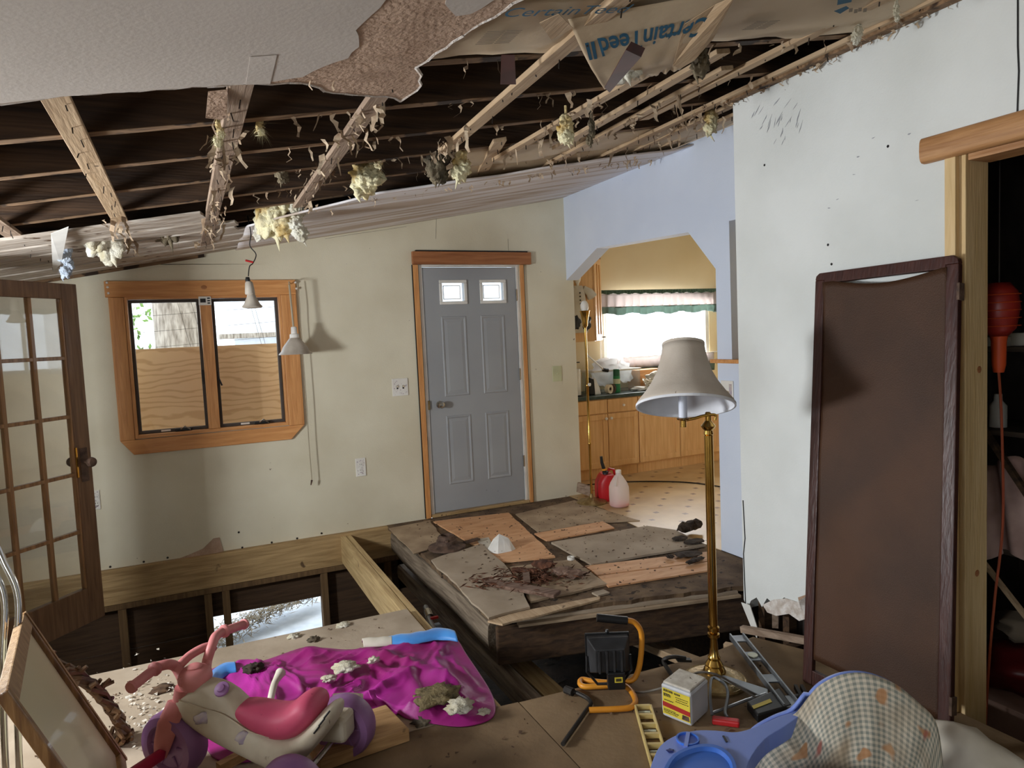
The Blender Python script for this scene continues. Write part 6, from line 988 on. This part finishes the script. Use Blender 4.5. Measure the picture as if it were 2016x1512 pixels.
# ------------------------------------------------------------------ baby seat
n0 = V((-.62, -.72, .30)).normalized(); p0 = P(1690, 1325, 2, .50); pt = lambda px, py, o=0.0: PP(px, py, p0 + n0 * o, n0)
t = thing('baby_seat', 'periwinkle baby walker seat with a soiled gingham cover', 'baby seat', (1.45, 1.1, 0))
top = [(1462, 1520), (1468, 1480), (1490, 1444), (1530, 1420), (1565, 1405), (1592, 1372), (1615, 1348), (1650, 1330), (1690, 1324), (1730, 1332), (1770, 1352), (1808, 1384), (1836, 1412), (1848, 1450), (1856, 1520)]; TP = spline([pt(*q) for q in top], 4); cb = pt(1665, 1800)
def cover(u, v):
    i = u * (len(TP) - 1); k = min(int(i), len(TP) - 2); a = TP[k].lerp(TP[k + 1], i - k); q = a.lerp(cb, v * .95); bul = .085 * math.sin(math.pi * min(1, v * 1.6 + .02) * .5) ** .8; wr_ = .012 * noise.noise(V((u * 14, v * 3, 0))) * min(1, v * 8) + .010 * abs(math.sin(u * 22 + v * 2)) * max(0, .35 - u) * 3 * min(1, v * 6); return q + n0 * (bul * (.35 + .65 * math.sin(math.pi * u)) + wr_)
MB().grid(90, 40, cover, uv=True).build('gingham_cover', M['gingham'], t, smooth='all', solid=.006)
def shell_(u, v): i = u * (len(TP) - 1); k = min(int(i), len(TP) - 2); a = TP[k].lerp(TP[k + 1], i - k); c = pt(1660, 1500); q = c + (a - c) * ((1.05 if u < .36 else .985) if v < .5 else 1.0); return q.lerp(cb, max(0, v - .1) * .9) - n0 * (.012 + .16 * math.sin(math.pi * min(1, v * 1.2) * .5))
MB().grid(60, 14, shell_).build('seat_shell', M['walker'], t, smooth='all', solid=.008)
tz = .385; to = [P(x, y, 2, tz) for x, y in ((1276, 1530), (1284, 1500), (1300, 1468), (1330, 1448), (1370, 1438), (1410, 1438), (1450, 1441), (1490, 1430), (1530, 1412), (1566, 1398), (1590, 1372), (1602, 1358), (1600, 1380), (1575, 1408), (1545, 1430), (1505, 1456), (1474, 1500), (1470, 1540), (1455, 1640), (1290, 1640))]; to = spline(to + to[:1], 4)[:-1]; tr_ = MB().prism([V((p.x, p.y, tz)) for p in to], (0, 0, -.045)).build('tray', M['walker'], t, bevel=.010)
bowl = spline([P(x, y, 2, tz + .002) for x, y in ((1302, 1530), (1325, 1492), (1370, 1472), (1415, 1474), (1445, 1500), (1450, 1540), (1440, 1620), (1310, 1620), (1302, 1530))], 4)[:-1]; c_ = sum(bowl, V()) / len(bowl); 
rimb = MB(); N_ = len(bowl); rimb.loft([[V((p.x, p.y, tz + .001)) for p in bowl], [V((p.x, p.y, tz + .010)) for p in bowl], [V((c_.x + (p.x - c_.x) * .90, c_.y + (p.y - c_.y) * .90, tz + .010)) for p in bowl], [V((c_.x + (p.x - c_.x) * .84, c_.y + (p.y - c_.y) * .84, tz + .002)) for p in bowl]]); rimb.build('tray_bowl', M['walker_d'], tr_, smooth=True, label='deeper blue recessed bowl')
for (x, y, r) in ((1354, 1457, .030),): MB().shell([(r, 0), (r, .006), (r * .86, .006), (r * .86, 0)], P(x, y, 2, tz), 24).build('cup_ring', M['walker_d'], tr_); MB().bar(P(x - 4, y + 14, 2, tz + .004), P(x + 1, y - 14, 2, tz + .004), .010, .006).build('cup_rib', M['walker'], tr_)
MB().bar(P(1424, 1449, 2, tz + .001), P(1431, 1461, 2, tz + .001), .005, .003).build('slot', M['black'], tr_); b = MB(); b.add(*blob(P(1320, 1478, 2, tz + .001), (.010, .008, .0015), 3, .6, 3, 2)); b.build('tray_print', mk('navy print', rgb(30, 44, 110), rough=.5), tr_)
MB().loft([ell((1.28, 1.12, z), (w, 0, 0), (0, w * .9, 0), 24) for z, w in ((.02, .30), (.06, .31), (.09, .27), (.30, .14), (.34, .14))]).build('base', M['walker'], t, smooth=True)
b = MB(); b.add(*blob(P(1900, 1500, 2, .16) , (.10, .16, .10), 9, .25, 1.5)); tag(b.build('cloth_bundle', M['cloth_w'], None, smooth='all', base=True), 'off white cloth bundle behind the baby seat', 'cloth')

# ------------------------------------------------------------------ store room behind the doorway
SR = 3.25
t = thing('storage_shelf', 'dark shelving unit deep in the store room', 'shelf', (3.4, 1.9, -.34))
for z in (1.30, .93, .40): box('shelf_board', M['shelf'], t, 3.22, 3.62, 1.30, 2.30, z, z + .022)
for y in (2.26, 1.32): box('upright', M['shelf'], t, 3.50, 3.54, y, y + .03, -.34, 2.0)
tl = V((2.85, 1.655, 1.44)); t = thing('trouble_light', 'orange caged trouble light hanging inside the dark doorway', 'work light', tl)
MB().tube([tl + V((0, 0, -.20)), tl + V((0, 0, -.17)), tl + V((0, 0, -.08)), tl + V((0, 0, -.06))], [.018, .024, .026, .03], 14).build('handle', M['orange'], t, smooth=True)
MB().shell([(.028, -.06), (.055, -.03), (.068, .05), (.06, .11), (.035, .145)], tl, 16).build('cage_shield', mk('deep red plastic', rgb(150, 40, 30), rough=.4), t, smooth='all', solid=.003)
for k in range(5): MB().shell([(.070, -.002), (.073, 0), (.070, .002)], tl + V((0, 0, -.02 + k * .03)), 20).build('cage_ring', M['orange'], t)
MB().tube(spline([tl + V((0, 0, -.2)), tl + V((.02, 0, -.4)), tl + V((.03, 0, -.8)), tl + V((-.02, 0, -1.1)), tl + V((-.06, 0, -1.4)), tl + V((-.12, -.02, -1.74))], 6), .005, 6).build('cord', M['cord_o'], t); MB().tube([tl + V((0, 0, .145)), tl + V((0, 0, .6)), tl + V((0, 0, 1.35))], .003, 5).build('hook_wire', M['nail'], t)
def bottle(p, lab, mat, r=.03, h=.12, grp=None): o = MB().lathe([(r, 0), (r, h * .65), (r * .5, h * .8), (r * .45, h)], p, 16).build('bottle', mat, None, smooth=True, base=True); return tag(o, lab, 'bottle', grp)
bottle((3.32, 1.93, .953), 'small white bottle on the dark store shelf', M['white'], .035, .15); bottle((3.40, 1.80, .953), 'dark green bottle on the store shelf behind the cord', M['greend'], .05, .22)
tag(box('shelf_card', M['white'], None, 3.26, 3.29, 1.86, 1.97, 1.435, 1.475), 'white card strip catching light on the store shelf', 'card').location.z += -.113 + .0
t = MB().loft([ell((3.34, 1.87, 1.323 + z), (.05, 0, 0), (0, w, 0), 14) for z, w in ((.0, .10), (.03, .11), (.055, .08))]).build('folded_cloth', M['cloth_w'], None, smooth=True, base=True); tag(t, 'pale folded cloth on the upper store shelf', 'cloth')
o = MB().grid(14, 16, lambda u, v: (3.2 + .03 * math.sin(u * 9 + v * 3), 1.75 + .16 * u, .82 - .42 * v + .03 * math.sin(u * 5))).build('hanging_garment', M['skin'], None, smooth='all', solid=.006); tag(o, 'dusty rose garment hanging from the store shelf', 'garment')
tag(MB().bar((3.1, 1.95, 1.1), (3.14, 1.60, .55), .03, .02).build('dark_stick', M['oldbeam'], None), 'dark diagonal stick leaning in the store room', 'stick'); tag(MB().bar((3.05, 1.85, .42), (3.05, 1.55, .10), .022, .015).build('pale_lath', M['strip'], None), 'pale lath leaning low in the store room', 'lath')
o = MB(); o.add(*blob((3.1, 1.68, -.02), (.16, .18, .10), 5, .35, 2)); tag(o.build('red_bag', mk('dull red plastic bag', rgb(110, 26, 28), rgb(76, 16, 18), rough=.35, scale=6), None, smooth='all', base=True), 'crumpled red plastic bag on a box in the store room', 'bag')
o = MB(); o.add(*blob((3.18, 1.72, .12), (.12, .12, .06), 6, .5, 3)); tag(o.build('clear_bag', M['ink_g'], None, smooth='all', base=True), 'grey crinkled plastic heap above the red bag', 'bag')
tag(box('cardboard_box', mk('dull pinkish cardboard', rgb(150, 120, 106), rough=.9), None, 2.86, 3.4, 1.40, 1.95, -.338, -.10, .004), 'dull cardboard box under the red bag', 'box')
# ------------------------------------------------------------------ small litter on the near floor
lit = MB(); rr = random.Random(31)
for i in range(420):
    x, y = rr.uniform(-.7, 2.3), rr.uniform(1.3, 3.6)
    if y > 2.42 and x > .95: continue
    s = rr.uniform(.003, .013); a = rr.uniform(0, 6.28); c = V((x, y, .004)); lit.add([c + V((math.cos(a + k * 1.6) * s * rr.uniform(.4, 1), math.sin(a + k * 1.6) * s * rr.uniform(.4, 1), rr.uniform(-.002, .006))) for k in range(4)], [(0, 1, 2, 3)])
tag(lit.build('floor_litter', M['debris']), 'brown crumbs and splinters littering the near floor', 'litter', None, 'stuff')
ch = MB()
for i in range(150):
    px_, py_ = rr.gauss(290, 45), rr.gauss(1385, 40); c = P(px_, py_, 2, .005); s = rr.uniform(.003, .014); a = rr.uniform(0, 6.28); ch.add([c + V((math.cos(a + k * 1.6) * s * rr.uniform(.4, 1), math.sin(a + k * 1.6) * s * rr.uniform(.4, 1), rr.uniform(-.002, .010))) for k in range(4)], [(0, 1, 2, 3)])
tag(ch.build('plaster_chips', M['chips']), 'white plaster chips scattered in front of the tricycle wheel', 'chips', None, 'stuff')
